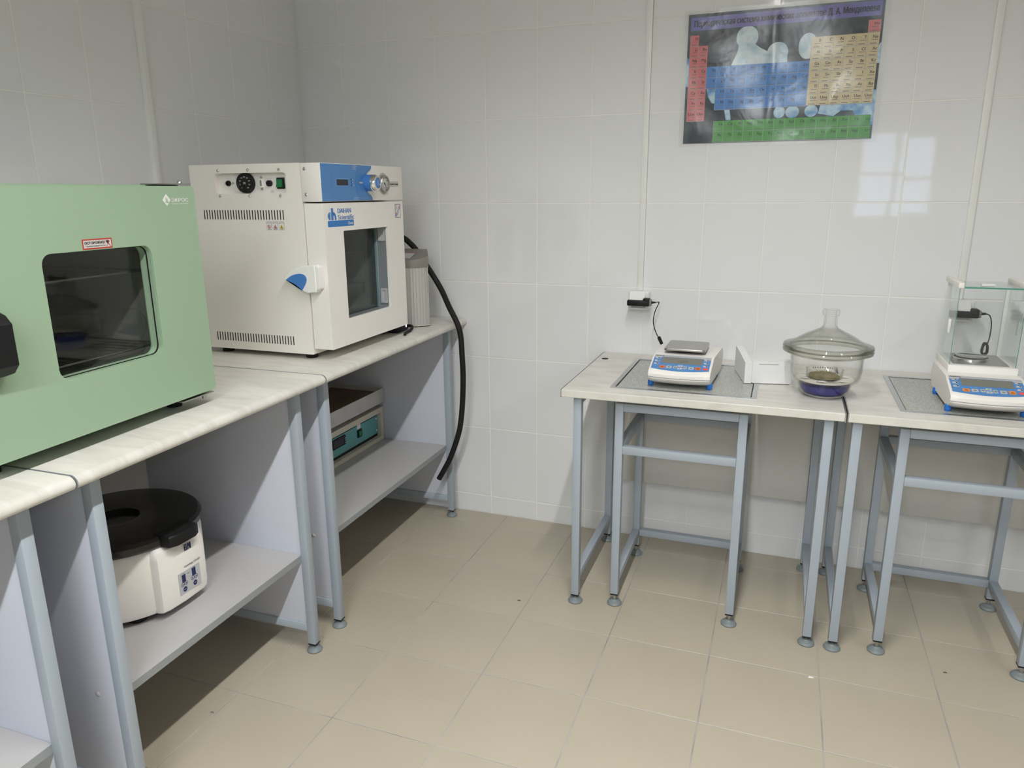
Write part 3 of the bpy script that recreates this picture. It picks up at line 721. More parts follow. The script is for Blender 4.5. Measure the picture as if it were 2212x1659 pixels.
ch = MB(); ch.plate(rrect(-.7748, .9302, -.4552, 1.2398, .015), rrect(-.7720, .933, -.458, 1.237, .014), fr, -.36, -.001); ch.prism(rrect(-.774, .931, -.456, 1.239, .014), fr, -.365, -.360)
t.part('chamber', ch, LINER, label='dark steel chamber')
for z in (1.135, 1.030):
    sh = MB(); sh.box((.26, -.765, z), (.545, -.49, z + .003), .001); sh.box((.540, -.495, z - .035), (.546, -.489, z + .003)); sh.box((.540, -.765, z - .035), (.546, -.759, z + .003))
    t.part('chamber_shelf', sh, mat('pale shelf steel', (.5, .52, .52), .3, .6))
hn = MB()                                             # latch block at the door edge
hp = [(.5060, 1.0790), (.5085, 1.0895), (.5400, 1.1100), (.5790, 1.1215), (.6090, 1.1240), (.6170, 1.1180), (.6170, 1.0530), (.6040, 1.0455), (.5800, 1.0440), (.5480, 1.0620), (.5200, 1.0730)]
hn.prism(smooth(hp), SF, -.0005, .024, 0, .003); hn.prism(rrect(.602, 1.0530, .6285, 1.1235, .008), SF, -.001, .022, 0, .003)
han = t.part('door_handle', hn, WPLAST, door, label='white wedge shaped latch handle')
ins = [(.5160, 1.0798), (.5162, 1.0806), (.5350, 1.0925), (.5600, 1.0988), (.5780, 1.0965), (.5862, 1.0870), (.5850, 1.0760), (.5785, 1.0640), (.5690, 1.0508), (.5682, 1.0504), (.5600, 1.0575), (.5420, 1.0692)]
t.part('handle_insert', MB().prism(smooth(ins, 4), SF, .0238, .0250), BLUE2, han, label='bright blue inset')
t.part('handle_cap', MB().prism(circle(.590, 1.1120, .0055, 18), SF, .0238, .0248), WPLAST, han)
# door print
dg_ = MB(); LF = XFc
dg_.flat([(-.8150 + .0125 * math.cos(math.radians(a)), 1.2610 + .0115 * math.sin(math.radians(a))) for a in range(95, 266, 10)], LF, .0005)
dg_.rect(LF, -.8135, 1.2495, -.8115, 1.2725, .0005); dg_.rect(LF, -.8095, 1.2495, -.7990, 1.2835, .0005)
for k in range(8):
    a0, a1 = math.radians(100 - 12.5 * k), math.radians(100 - 12.5 * (k + 1)); q_ = lambda a, r: (-.7985 + .0140 * r * math.cos(a), 1.2560 + .0165 * r * math.sin(a))
    dg_.flat([q_(a0, .42), q_(a0, 1), q_(a1, 1), q_(a1, .42)], LF, .0005)
dg_.rect(LF, -.7926, 1.2495, -.7845, 1.2562, .0005)
dg_.text('DAIHAN', LF, -.7775, 1.2690, .0190, .0005, bold=.02, width=.0715); dg_.text('Scientific', LF, -.7765, 1.2505, .0190, .0005, bold=.01, width=.0865)
dg_.prism(rrect(-.8290, 1.2300, -.6905, 1.2480, .004), LF, 0, .0004)
dlo = t.part('door_logo', dg_, BLUEL, door, label='blue maker lettering and bar')
dw = MB(); dw.text('Oven', LF, -.7240, 1.2345, .0125, .0008, bold=.02, width=.0270); t.part('bar_lettering', dw, WHITE, dlo)
q = MB(); q.rect(LF, -.4295, 1.2440, -.3915, 1.2890, .0004, 0); q.rect(LF, -.4275, 1.2460, -.3935, 1.2870, .0006, 1)
def band(p0, p1, p2, p3, w, m):
    pts = []
    for k in range(11):
        s_ = k / 10; pts.append(tuple((1 - s_) ** 3 * p0[i] + 3 * s_ * (1 - s_) ** 2 * p1[i] + 3 * s_ * s_ * (1 - s_) * p2[i] + s_ ** 3 * p3[i] for i in (0, 1)))
    for (a, b_), (c_, d_) in zip(pts[:-1], pts[1:]): q.add([fp(LF, a, b_, .0008), fp(LF, c_, d_, .0008), fp(LF, c_, d_ + w, .0008), fp(LF, a, b_ + w, .0008)], [(0, 1, 2, 3)], m)
band((-.4265, 1.2530), (-.412, 1.258), (-.412, 1.275), (-.395, 1.281), .004, 2); band((-.4265, 1.2478), (-.408, 1.252), (-.408, 1.269), (-.395, 1.275), .004, 3)
for k in range(4): q.rect(LF, -.4255, 1.2720 + .0035 * k, -.4155, 1.2732 + .0035 * k, .0008, 4)
t.part('door_sticker', q, [BROWN, WHITE, RED, BLUEL, INKG], door, label='small sticker with red and blue curve', smooth=0)
for x in (.223, .5415):
    for y in (-.8130, -.405):
        t.part('foot', MB().lathe([(0, 0), (.017, 0), (.0185, .003), (.0185, .017), (0, .017)], (x, y, .8362), 20), BLACKM)

# ================================================================ vacuum pump beside the oven
t = Thing('vacuum_pump', 'finned aluminium vacuum pump with taupe cover behind the white oven', 'pump', (.58, -.20, .836))
foot = [(.500, -.266), (.5800, -.2655), (.6020, -.2590), (.6200, -.2465), (.6400, -.2265), (.6480, -.2120), (.6460, -.2060), (.6000, -.120), (.500, -.120)]
def off(poly, d):
    cx = sum(p[0] for p in poly) / len(poly); cy = sum(p[1] for p in poly) / len(poly); return [(cx + (a - cx) * (1 + d), cy + (b - cy) * (1 + d)) for a, b in poly]
t.part('base_plate', MB().prism(off(foot, .05), XY, .8405, .8450), FIN)
t.part('body', MB().prism(off(foot, -.03), XY, .8450, 1.0580), FIN)
path = [Vector((.5990, -.2600, 0)), Vector((.6085, -.2555, 0)), Vector((.6175, -.2490, 0)), Vector((.6265, -.2405, 0)), Vector((.6345, -.2320, 0)), Vector((.6415, -.2245, 0)), Vector((.6465, -.2150, 0))]
ctr = Vector((.57, -.19, 0))
for k, p in enumerate(path):
    n = Vector((.62, -.78, 0)).normalized() if k < 5 else Vector((.85, -.5, 0)).normalized(); tt = Vector((-n.y, n.x, 0))
    fm = Matrix.Translation(p) @ Matrix(((n.x, tt.x, 0, 0), (n.y, tt.y, 0, 0), (0, 0, 1, 0), (0, 0, 0, 1)))
    t.part('cooling_fin', MB().box((-.012, -.0012, .846), (.0035, .0012, 1.0575), 0, 0, 2, fm), FIN)
cv = MB(); P2 = off(foot, .045)
zt = lambda x, y: 1.1165 - max(0., min(.030, (-y - .150) * .30))
vs = [(x, y, 1.0582) for x, y in P2] + [(x, y, zt(x, y) - .003) for x, y in P2] + [(x, y, zt(x, y)) for x, y in off(foot, .0)]
n = len(P2); cv.add(vs, [list(range(n))[::-1], list(range(2 * n, 3 * n))] + [(i, (i + 1) % n, n + (i + 1) % n, n + i) for i in range(n)] + [(n + i, n + (i + 1) % n, 2 * n + (i + 1) % n, 2 * n + i) for i in range(n)])
pc = t.part('top_cover', cv, PUMPC, label='taupe plastic top cover')
lb = MB(); lf = F((.515, -.240, 1.0905), (1, 0, 0), (0, 1, .30)); lb.rect(lf, 0, 0, .075, .05, .0012, 0); lb.rect(lf, 0, .050, .080, .053, .0012, 1)
t.part('cover_label', lb, [GPLAST, RED], pc, smooth=0)
for x, y in ((.515, -.25), (.515, -.135), (.590, -.135), (.620, -.228)):
    t.part('foot', MB().cyl((x, y, .8362), (x, y, .8406), .008, seg=12), BLACKM)

hs = MB(); hs.tube([(.42, -.30, 1.150), (.465, -.11, 1.162), (.520, -.090, 1.130), (.575, -.088, 1.059), (.640, -.095, .968), (.692, -.130, .900), (.7345, -.151, .840), (.7480, -.152, .790), (.7530, -.155, .715), (.7550, -.155, .637), (.7505, -.155, .5407), (.7420, -.157, .455), (.7290, -.160, .392), (.6969, -.163, .302), (.6690, -.165, .247), (.6420, -.166, .200)], .0108, 16, 0, 8)
hose = single('rubber_hose', hs, BLACKM, 'thick black rubber hose hanging over the far end of the bench', 'hose', loc=(.42, -.30, 1.150))
bx = MB(); bx.box((.40, -.383, .8363), (.606, -.305, .8630), .003)
t = Thing('power_adapter_box', 'flat black power box with a lit violet indicator under the white oven', 'power box', (.5, -.355, .836))
t.part('case', bx, BLACK); t.part('indicator', MB().box((.6055, -.3240, .8500), (.6066, -.3180, .8570)), LED, label='small lit violet indicator')
cbp = [(.585, -.296, .850), (.612, -.297, .850), (.628, -.315, .848), (.635, -.345, .843), (.640, -.385, .842), (.652, -.418, .842)]
single('black_cable', MB().tube(cbp, .0052, 10), BLACKM, 'short black cable end lying on the bench by the pump', 'cable', loc=cbp[0])

# ================================================================ hotplate on the far bench's shelf
t = Thing('hotplate', 'beige framed laboratory hotplate with teal front on the far bench shelf', 'hotplate', (.24, -.30, .3157))
hx = .352; hf = F((hx, 0, 0), (0, 1, 0), (0, 0, 1)); ya, yb = -.530, -.0890
o1 = MB(); o1.plate([(ya, .3165), (yb, .3165), (yb, .4585), (ya, .4585)], [(ya + .02, .3335), (yb - .0195, .3335), (yb - .0195, .4365), (ya + .02, .4365)], hf, -.03, 0)
o1.box((.115, ya, .3165), (.3215, yb, .322)); o1.box((.115, ya, .453), (.3215, yb, .4585)); o1.box((.115, ya, .3220), (.3215, ya + .004, .453)); o1.box((.115, yb - .004, .3220), (.3215, yb, .453))
fo = t.part('frame', o1, BEIGE)
pf = F((.336, 0, 0), (0, 1, 0), (0, 0, 1))
tp = t.part('front_panel', MB().prism([(ya + .021, .3475), (yb - .0200, .3475), (yb - .0200, .4235), (ya + .021, .4235)], pf, -.004, 0), TEAL, label='teal front panel')
t.part('panel_gap_shade', MB().box((.326, ya + .021, .334), (.3315, yb - .020, .436)), DARK)  # dark sheet paints the shade in the gap round the front panel
ct = MB(); ct.prism(rrect(-.4470, .3790, -.3560, .4180, .006), pf, 0, .004, 0, .001); co = t.part('controller', ct, BLACK, tp)
c2 = MB(); c2.rect(pf, -.4420, .3850, -.3720, .4120, .0042); t.part('controller_display', c2, DISP, co)
c3 = MB()
for z in (.3870, .3960, .4050): c3.prism(circle(-.3625, z, .0022, 8), pf, .004, .005)
t.part('controller_buttons', c3, WHITE, co)
t.part('switch_label', MB().prism(rrect(-.2700, .4080, -.2430, .4270, .001, 2), pf, 0, .0008), WHITE, tp)
s_ = MB(); s_.box((.336, -.2700, .3740), (.3405, -.2400, .4060), .001); so = t.part('power_switch', s_, BLACK, tp); s_ = MB(); s_.box((.3405, -.2670, .3800), (.345, -.2430, .4010), .002); t.part('rocker', s_, SWG, so, label='green rocker')
for z in (.3600, .4110): t.part('screw', MB().lathe([(0, .003), (.0035, .002), (.005, 0)], fr=F((.336, -.118, z), (0, 1, 0), (0, 0, 1)), seg=12), CHROME, tp)
tr = MB(); TO = [(.105, ya - .004), (.360, ya - .004), (.360, yb), (.105, yb)]; TI = [(.107, ya - .002), (.358, ya - .002), (.358, yb - .002), (.107, yb - .002)]
tr.plate(TO, TI, XY, .4800, .5390); tr.box((.107, ya - .002, .4815), (.358, yb - .002, .4840))
ty = t.part('tray', tr, mat('pale tray steel', (.60, .59, .58), .45, .2, noise=(9, .12)), label='steel heating tray'); t.part('tray_floor', MB().box((.1072, ya - .0018, .515), (.3578, yb - .0022, .520)), BROWN, ty, label='brown heated surface')
for y in (-.135, -.305, -.49):
    for x in (.33, .13): t.part('support_post', MB().cyl((x, y, .4585), (x, y, .4802), .004, seg=10), STEEL)

# ================================================================ centrifuge on the middle bench's shelf
C0 = (.348, -1.415)
t = Thing('centrifuge', 'white round centrifuge with black lid on the middle bench shelf', 'centrifuge', (*C0, .3157))
def cring(r, z, flat=.198, half=.078, taper=0.):
    pts = []
    for k in range(72):
        a = 2 * pi * k / 72; x, y = r * math.cos(a), r * math.sin(a)
        pts.append((C0[0] + x, C0[1] + y, z))
    return [Vector(p) for p in pts]
bm_ = MB(); bm_.loft([cring(.176, .331), cring(.186, .336), cring(.1915, .350), cring(.192, .480), cring(.188, .5000), cring(.182, .5060)])
body = t.part('body', bm_, OWHITE2)
fpz = MB(); rings = []
for z, xo, hw in ((.333, -.012, .070), (.341, -.003, .0765), (.360, 0, .0775), (.475, 0, .0775), (.495, -.006, .0745), (.506, -.020, .068)):
    poly = [(.10, -hw), (.186 + xo, -hw), (.196 + xo, -hw + .004), (.2015 + xo, -hw + .020), (.204 + xo, 0), (.2015 + xo, hw - .020), (.196 + xo, hw - .004), (.186 + xo, hw), (.10, hw)]
    rings.append([Vector((C0[0] + a, C0[1] + b, z)) for a, b in poly])
fpz.loft(rings); fpa = t.part('front_panel', fpz, OWHITE2)
t.part('underside', MB().loft([cring(.150, .320), cring(.172, .3312)]), BLACK)
CF = F((C0[0] + .2040, 0, 0), (0, 1, 0), (0, 0, 1))
kp = MB(); kp.prism([(-1.4413, .3629), (-1.3705, .3623), (-1.3710, .4202), (-1.4413, .4202)], CF, -.003, .0006)
kpo = t.part('keypad', kp, GPLAST, fpa, label='grey keypad with two dark blue displays')
kk = MB(); u0, u1, v0, v1 = -1.4413, -1.3708, .3629, .4202
def KP(a, b): return (u0 + a * (u1 - u0), v0 + b * (v1 - v0))
for a0, b0, a1, b1 in ((.142, .52, .31, .88), (.616, .565, .792, .926)): kk.prism([KP(a0, b0), KP(a1, b0), KP(a1, b1), KP(a0, b1)], CF, .0006, .0010)
for a, b in ((.236, .187), (.718, .197)): kk.prism(circle(*KP(a, b), .0066, 20), CF, .0006, .0010)
for a, b in ((.150, .437), (.310, .440), (.628, .468), (.790, .476)):
    kk.plate(circle(*KP(a, b), .0056, 18), circle(*KP(a, b), .0047, 18), CF, .0006, .0010); x, y = KP(a, b); kk.flat([(x - .0026, y - .0018), (x + .0026, y - .0018), (x, y + .0028)], CF, .0009)
t.part('keys', kk, NAVY, kpo)
el = MB(); el.text('START', CF, KP(.236, .187)[0], KP(.236, .187)[1] - .001, .0032, .0013, align='CENTER'); el.text('STOP', CF, KP(.718, .197)[0], KP(.718, .197)[1] - .001, .0032, .0013, align='CENTER')
t.part('key_lettering', el, WHITE, kpo)
el = MB(); el.text('min', CF, KP(.22, .92)[0], KP(.22, .92)[1], .0035, .0009, align='CENTER'); el.text('x 100', CF, KP(.70, .95)[0], KP(.70, .95)[1], .0035, .0009, align='CENTER'); el.text('SPEED', CF, KP(.46, .80)[0], KP(.46, .80)[1], .0034, .0009, align='CENTER'); el.text('1/2', CF, KP(.5, .62)[0], KP(.5, .62)[1], .0034, .0009, align='CENTER')
t.part('keypad_lettering', el, INK, kpo)
el = MB(); el.text('ELMI', CF, -1.4133, .4710, .0250, .0006, bold=.03, width=.0205); el.text('Centrifuge CM-6M', CF, -1.4200, .4290, .0062, .0006, bold=.01, width=.0525)
t.part('maker_lettering', el, NAVY, fpa)
ld = MB(); ld.lathe([(.193, .5045), (.197, .510), (.197, .524), (.190, .5315), (.150, .5355), (.070, .5365), (.052, .5340), (.050, .5220), (0, .5205)], (*C0, 0), 72)
lid = t.part('lid', ld, mat('smoky black lid', (.012, .0105, .010), .22), label='glossy black lid')
la = MB(); LT = [(C0[0] + r * math.cos(math.radians(a)), C0[1] + r * math.sin(math.radians(a))) for r, a in ((.17, -18), (.221, -13), (.227, -8), (.227, 6), (.221, 11), (.17, 15))]
la.prism(LT, XY, .5060, .5335, 0, .004); t.part('lid_latch', la, BLACK, lid)
t.part('latch_recess_shade', MB().box((C0[0] + .176, -1.4490, .4960), (C0[0] + .2035, -1.3800, .5065), .003), DARK, fpa)  # dark block paints the shade of the notch under the latch
for a in (35, 145, 215, 325):
    x, y = C0[0] + .145 * math.cos(math.radians(a)), C0[1] + .145 * math.sin(math.radians(a))
    t.part('foot', MB().lathe([(0, 0), (.022, 0), (.025, .004), (.025, .0155), (0, .0155)], (x, y, .3159), 20), BLACKM)

# ================================================================ precision balances
def balance(ox, oy, lab, name, second=False):
    t = Thing(name, lab, 'scales', (ox + .095, oy - .32, .7368))
    W = .190; SL = .3025
    def bul(x): return -.0135 * (1 - ((x - W / 2) / (W / 2)) ** 2)
    prof = [(-.438, .7475, 1), (-.462, .7560, 1), (-.4775, .7665, 1), (-.4785, .7690, 1), (-.4825, .7700, 1), (-.4845, .7850, 1), (-.4770, .7935, 1), (-.4660, .7975, 1), (-.3850, .8220, 0), (-.3740, .8238, 0), (-.205, .8238, 0), (-.188, .8190, 0), (-.176, .8050, 0), (-.174, .7800, 0), (-.196, .7560, 0), (-.206, .7475, 0)]
    rings = []
    for k in range(17):
        x = W * k / 16; e = min(k, 16 - k); sh = .0035 if e == 0 else 0
        ring = []
        for y, z, w in prof:
            dy = bul(x) * w; zz = z + dy * SL * (1 if z > .79 else 0); yy = y + dy
            if sh: yy += .003 if y < -.43 else (-.003 if y > -.21 else 0); zz += -.0022 if z > .79 else (.002 if z < .75 else 0)
            xx = x if e else (x + .0022 * (1 if k == 0 else -1))
            xx += .0125 * (x / W) * max(0, (y + .40) / .22)
            if z < .768: xx = W / 2 + (xx - W / 2) * (1 - .0035 / .0205 * (.768 - z) * 3)
            ring.append(Vector((ox + xx, oy + yy, zz)))
        rings.append(ring)
    rings = [[Vector((ox + W / 2 + (v.x - ox - W / 2) * 1.02, v.y, v.z)) if 0 else v for v in r] for r in rings]
    mb = MB(); mb.loft(rings); hous = t.part('housing', mb, OWHITE2, smooth=50)
    sm = MB(); ring0 = []
    for k in range(17): x = W * k / 16; ring0.append(Vector((ox + x, oy - .4838 + bul(x), .7748)))
    sm.tube(ring0, .0007, 5, sub=1); t.part('housing_seam', sm, INKG, hous)
    PF = F((ox + .008, oy - .466, .7975), (1, 0, 0), (0, .957, .2895)); U, V = .174, .0846
    low = [(U * k / 16, -.15 * V * (1 - (2 * k / 16 - 1) ** 2)) for k in range(17)]
    ovl = t.part('key_overlay', MB().prism(low + [(U, V), (0, V)], PF, 0, .0007), BBLUE if 0 else BLUE, label='blue key overlay')
    T_ = lambda a, b: (a * U, b * V)
    s1 = MB(); s1.prism([T_(0, .80), T_(.13, .80), T_(.15, .87), T_(.86, .87), T_(.89, .80), T_(1, .80), T_(1, 1), T_(0, 1)], PF, .0006, .0010); stp = t.part('name_strip', s1, GPLAST, ovl, label='grey strip above the display')
    s2 = MB(); s2.text('RADWAG', PF, *T_(.018, .90), .0080, .0013, bold=.02, width=.026); t.part('strip_lettering', s2, INK, stp)
    s2 = MB(); s2.rect(PF, *T_(.20, .925), *T_(.80, .935), .0013); s2.rect(PF, *T_(.90, .90), *T_(.985, .915), .0013); t.part('strip_lines', s2, INKG, stp, smooth=0)
    d = MB(); d.prism([T_(.150, .40), T_(.855, .40), T_(.869, .85), T_(.150, .85)], PF, .0007, .0011); dis = t.part('display', d, LCD, ovl, label='grey liquid crystal display')
    if not second:
        d = MB(); d.text('1447', PF, *T_(.42, .47), .022, .0014, sx=.75); t.part('display_digits', d, mat('faint digits', (.125, .125, .105), .4), dis)
    oc = ORANGE2 if second else ORANGE
    keys = [(.142, .03, .240, .20, oc), (.262, .04, .357, .21, 0), (.385, .055, .450, .22, 0), (.457, .185, .544, .295, 0), (.456, .0, .545, .115, 0), (.555, .045, .615, .23, 0), (.646, .04, .735, .22, 0), (.762, .045, .853, .23, oc)]
    for r_ in ((.705, .777), (.49, .59), (.28, .375)): keys += [(.028, r_[0], .112, r_[1], 0), (.888, r_[0], .962, r_[1], 0)]
    for a0, b0, a1, b1, mm in keys:
        p0, p1 = T_(a0, b0), T_(a1, b1); k_ = MB().prism(rrect(p0[0], p0[1], p1[0], p1[1], .0016, 3), PF, .0006, .0017, 0, .0004)
        ko = t.part('key', k_, mm or GPLAST, ovl, label='orange key' if mm else None)
        kl = MB(); cx = (p0[0] + p1[0]) / 2; cy = (p0[1] + p1[1]) / 2
        if b0 > .27 and (a0 < .1 or a0 > .87): kl.rect(PF, cx + .001, cy - .0025, cx + .0055, cy + .0022, .0019)
        elif mm: kl.rect(PF, cx - .005, cy - .0035, cx + .005, cy - .001, .0019); kl.rect(PF, cx - .002, cy + .0015, cx + .002, cy + .0028, .0019)
        elif b0 > .1 or b0 < .03: kl.flat([(cx - .002, cy - .0015), (cx + .002, cy - .0015), (cx, cy + .002)] if b0 > .1 else [(cx - .002, cy + .0015), (cx, cy - .002), (cx + .002, cy + .0015)], PF, .0019)
        else: kl.rect(PF, cx - .0035, cy - .0035, cx + .0035, cy - .001, .0019); kl.rect(PF, cx - .0035, cy + .001, cx + .0035, cy + .0022, .0019)
        t.part('key_symbol', kl, INK, ko, smooth=0)
    t.part('power_key', MB().prism(circle(*T_(.935, .13), .0080, 22, .0060), PF, .0006, .0020, 0, .0005), REDL, ovl, label='round red power key')
    for x, s_ in ((.0065, -1), (W - .0055, 1)):
        for y in (-.446, -.262):
            fo = MB(); fo.lathe([(0, 0), (.0070, 0), (.0086, .0020), (.0092, .0060), (.0092, .0150), (.0080, .0185), (0, .0190)], (ox + x, oy + y, .7370), 20)
            t.part('levelling_foot', fo, BBLUE, label='blue levelling foot')
    if not second:
        pp = MB(); pp.prism(rrect(ox + .031, oy - .370, ox + .160, oy - .224, .012), XY, .8345, .8408, 0, .002); t.part('weighing_pan', pp, STEEL, label='rectangular steel weighing pan')
        t.part('pan_post', MB().cyl((ox + .0935, oy - .30, .8235), (ox + .0935, oy - .30, .8348), .025, seg=20), BLACK)
        t.part('level_bubble', MB().lathe([(0, .006), (.006, .005), (.008, 0)], (ox + .035, oy - .198, .8235), 16), BLACK)
    return t
balance(1.5205, 0, 'low white balance with blue key panel and square pan, left of the foam', 'precision_balance')
B2X, B2Y = 2.335, -.02
t = balance(B2X, B2Y, 'white balance with a glass draft shield at the right picture edge', 'analytical_balance', True)
sx0, sx1, sy0, sy1 = B2X + .017, B2X + .180, B2Y - .330, B2Y - .160
zb, zt_ = .8425, 1.058
t.part('shield_base', MB().box((sx0 - .004, sy0 - .008, .8236), (sx1 + .004, sy1 + .006, zb), .002), OWHITE2)
pb = MB(); pb.prism(rrect(sx0 + .012, sy0 + .010, sx1 - .012, sy1 - .006, .006), XY, zb, zb + .0015); t.part('chamber_floor', pb, STEEL)
pc = ((sx0 + sx1) / 2 - .012, (sy0 + sy1) / 2)
pr = MB(); pr.lathe([(.046, .0015), (.046, .008), (.0445, .0085), (.0435, .008), (.0435, .0015)], (*pc, zb), 40); t.part('wind_ring', pr, CHROME)
pp = MB(); pp.lathe([(0, .0100), (.036, .0100), (.039, .0112), (.0395, .0130), (.038, .0135), (.036, .0125), (0, .0125)], (*pc, zb), 40); pp.cyl((*pc, zb + .0015), (*pc, zb + .0105), .006, seg=12); t.part('weighing_pan', pp, CHROME, label='round steel weighing pan')
for nm, lo, hi in (('front_glass', (sx0 + .001, sy0, zb), (sx1 - .001, sy0 + .003, zt_)), ('left_glass', (sx0, sy0 + .0035, zb), (sx0 + .003, sy1 - .010, zt_)), ('right_glass', (sx1 - .003, sy0 + .0035, zb), (sx1, sy1 - .010, zt_)), ('top_glass', (sx0 + .012, sy0 + .002, zt_ + .0005), (sx1 - .012, sy1 - .010, zt_ + .004))):
    g_ = t.part(nm, MB().box(lo, hi), CLEAR, smooth=0)
ed = MB()
for x in (sx0 + .0004, sx1 - .0012): ed.box((x, sy0 - .0006, zb), (x + .0009, sy0 + .0024, zt_))
ed.box((sx0 + .012, sy0 + .0005, zt_ + .0002), (sx1 - .012, sy0 + .002, zt_ + .0043)); t.part('glass_edges', ed, GEDGE, label='green polished glass edges')
for x in (sx0, sx1):
    s_ = -1 if x == sx0 else 1
    fr_ = MB(); fr_.box((min(x - s_ * .010, x + s_ * .005), sy0 - .004, zt_ + .0005), (max(x - s_ * .010, x + s_ * .005), sy1 + .004, zt_ + .0155), .002); t.part('top_rail', fr_, OWHITE2)
    t.part('rear_post', MB().box((min(x, x - s_ * .012), sy1 - .009, zb), (max(x, x - s_ * .012), sy1 + .002, zt_ + .0005), .001), WPLAST)
    hd_ = MB(); hd_.box((min(x, x + s_ * .007) + (.0002 if s_ > 0 else -.0002), sy0 + .045, .925), (max(x, x + s_ * .007) + (.0002 if s_ > 0 else -.0002), sy0 + .060, .965), .0015); t.part('glass_handle', hd_, WPLAST)
t.part('rear_panel', MB().box((sx0 + .0125, sy1 - .006, zb), (sx1 - .0125, sy1 - .003, zt_)), CLEAR, smooth=0)
th = MB(); th.box((pc[0] - .012, sy0 + .030, zt_ + .0045), (pc[0] + .022, sy0 + .043, zt_ + .0105), .0015); t.part('top_handle', th, WPLAST)
bar = MB(); bar.box((sx0 - .0035, sy0 - .012, .8238), (sx1 + .0035, sy0 - .0082, .8400), .001); t.part('front_sill', bar, WPLAST)

# ================================================================ wall sockets, adapters, trunking
def socket(x, z, lab):
    t = Thing('wall_socket', lab, 'socket', (x, -.001, z), 0, 'wall sockets')
    t.part('box', MB().box((x - .0375, -.0400, z - .0325), (x + .0375, -.0006, z + .0345), .006, 0, 3), WPLAST)
    lf = F((x - .030, -.0395, z + .0345), (1, 0, 0), (0, -.55, -.83)); t.part('lid', MB().prism(rrect(0, 0, .054, .043, .004), lf, -.0015, .0015), WPLAST, label='white lid propped open on the plug')
    t.part('outlet', MB().box((x - .026, -.0425, z - .026), (x + .026, -.0398, z - .006), .001), GPLAST)
def adapter(x, z, lab, cord, plug=None, coil=None):
    t = Thing('power_adapter', lab, 'adapter', (x, -.06, z), 0, 'power adapters')
    a = MB(); a.box((x - .036, -.0740, z - .0105), (x + .044, -.0430, z + .0100), .004); a.box((x + .020, -.0740, z + .006), (x + .044, -.0430, z + .0175), .004); t.part('case', a, BLACK)
    t.part('connector', MB().box((x + .040, -.070, z - .010), (x + .0505, -.046, z + .0135), .003), FOOTG)
    rl = MB(); p0 = Vector((x + .050, -.060, z + .003))
    rl.cyl(p0, p0 + Vector((.014, 0, .001)), .0045, .0030, 12)
    t.part('strain_relief', rl, BLACK); t.part('cord', MB().tube([tuple(p0 + Vector((.013, 0, .001)))] + cord, .0017, 8), BLACKM)
    if plug: t.part('plug', MB().cyl(plug[0], plug[1], .0062, .0058, 14), BLACK)
    if coil: t.part('cord_bundle', coil, BLACKM, label='looped bundle of cord')
socket(1.405, .9400, 'white wall socket above the left weighing table')
adapter(1.405, .9365, 'black power adapter plugged in above the left weighing table', [(1.4800, -.060, .9420), (1.4815, -.060, .9380), (1.4700, -.060, .9100), (1.4650, -.060, .8850), (1.4665, -.062, .8600), (1.4780, -.066, .8300), (1.4900, -.074, .8150)], ((1.4890, -.073, .8175), (1.5020, -.090, .7990)))
socket(2.424, .9500, 'white wall socket behind the glass draft shield')
cl = MB(); cc = Vector((2.4995, -.064, .838))
lp = []
for k in range(66):
    a = k * .62; lp.append(cc + Vector((.0075 * math.cos(a) + .001 * math.sin(k * 1.7), .006 * math.sin(k * .9) , .019 * math.sin(a) + .002 * math.cos(k * 2.3))))
cl.tube(lp, .0024, 6, sub=3); cl.cyl(cc + Vector((-.003, 0, -.013)), cc + Vector((.003, 0, -.030)), .0058, seg=12)
adapter(2.4255, .9450, 'black power adapter with bundled cord behind the glass draft shield', [(2.5010, -.061, .9420), (2.5080, -.061, .9150), (2.5085, -.061, .8800), (2.5060, -.062, .8600), (2.5020, -.064, .8450)], None, cl)
def trunk(lo, hi, lid_lo, lid_hi, lab):
    t = Thing('cable_trunking', lab, 'trunking', ((lo[0] + hi[0]) / 2, (lo[1] + hi[1]) / 2, lo[2]), 0, 'cable trunking')
    t.part('channel', MB().box(lo, hi), WPLAST); t.part('cover', MB().box(lid_lo, lid_hi, .0015), WPLAST)
trunk((1.3935, -.0095, .9748), (1.4125, -.0004, RZ - .002), (1.3925, -.0125, .9746), (1.4135, -.0090, RZ - .003), 'white vertical cable trunking between the oven and the poster')
trunk((2.4105, -.0095, .9848), (2.4290, -.0004, RZ - .002), (2.4095, -.0125, .9846), (2.4300, -.0090, RZ - .003), 'white vertical cable trunking right of the poster')
trunk((.0004, -.8150, .838), (.0135, -.7970, RZ - .002), (.0130, -.8160, .838), (.0165, -.7960, RZ - .003), 'white vertical cable trunking on the left wall above the ovens')

# ================================================================ periodic table poster
PX0, PX1, PZ0, PZ1 = 1.531, 2.115, 1.4805, 1.8830
PW, PH = PX1 - PX0, PZ1 - PZ0
PF = F((PX0, -.0030, PZ0), (1, 0, 0), (0, 0, 1))
t = Thing('periodic_table_poster', 'glossy coloured periodic table poster in a clear sleeve on the back wall', 'poster', ((PX0 + PX1) / 2, -.002, PZ0))
pm = mat('dark cloudy print', (.05, .07, .08), .5); nt = pm.node_tree
tc = nt.nodes.new('ShaderNodeTexCoord'); n1 = nt.nodes.new('ShaderNodeTexNoise'); n1.inputs['Scale'].default_value = 6.5; n1.inputs['Detail'].default_value = 4
nt.links.new(tc.outputs['Object'], n1.inputs['Vector']); cr = nt.nodes.new('ShaderNodeValToRGB'); e = cr.color_ramp.elements
e[0].position = .44; e[0].color = (.010, .020, .026, 1); e[1].position = .72; e[1].color = (.22, .27, .28, 1)
nt.links.new(n1.outputs['Fac'], cr.inputs['Fac']); nt.links.new(cr.outputs['Color'], nt.nodes['Principled BSDF'].inputs['Base Color'])
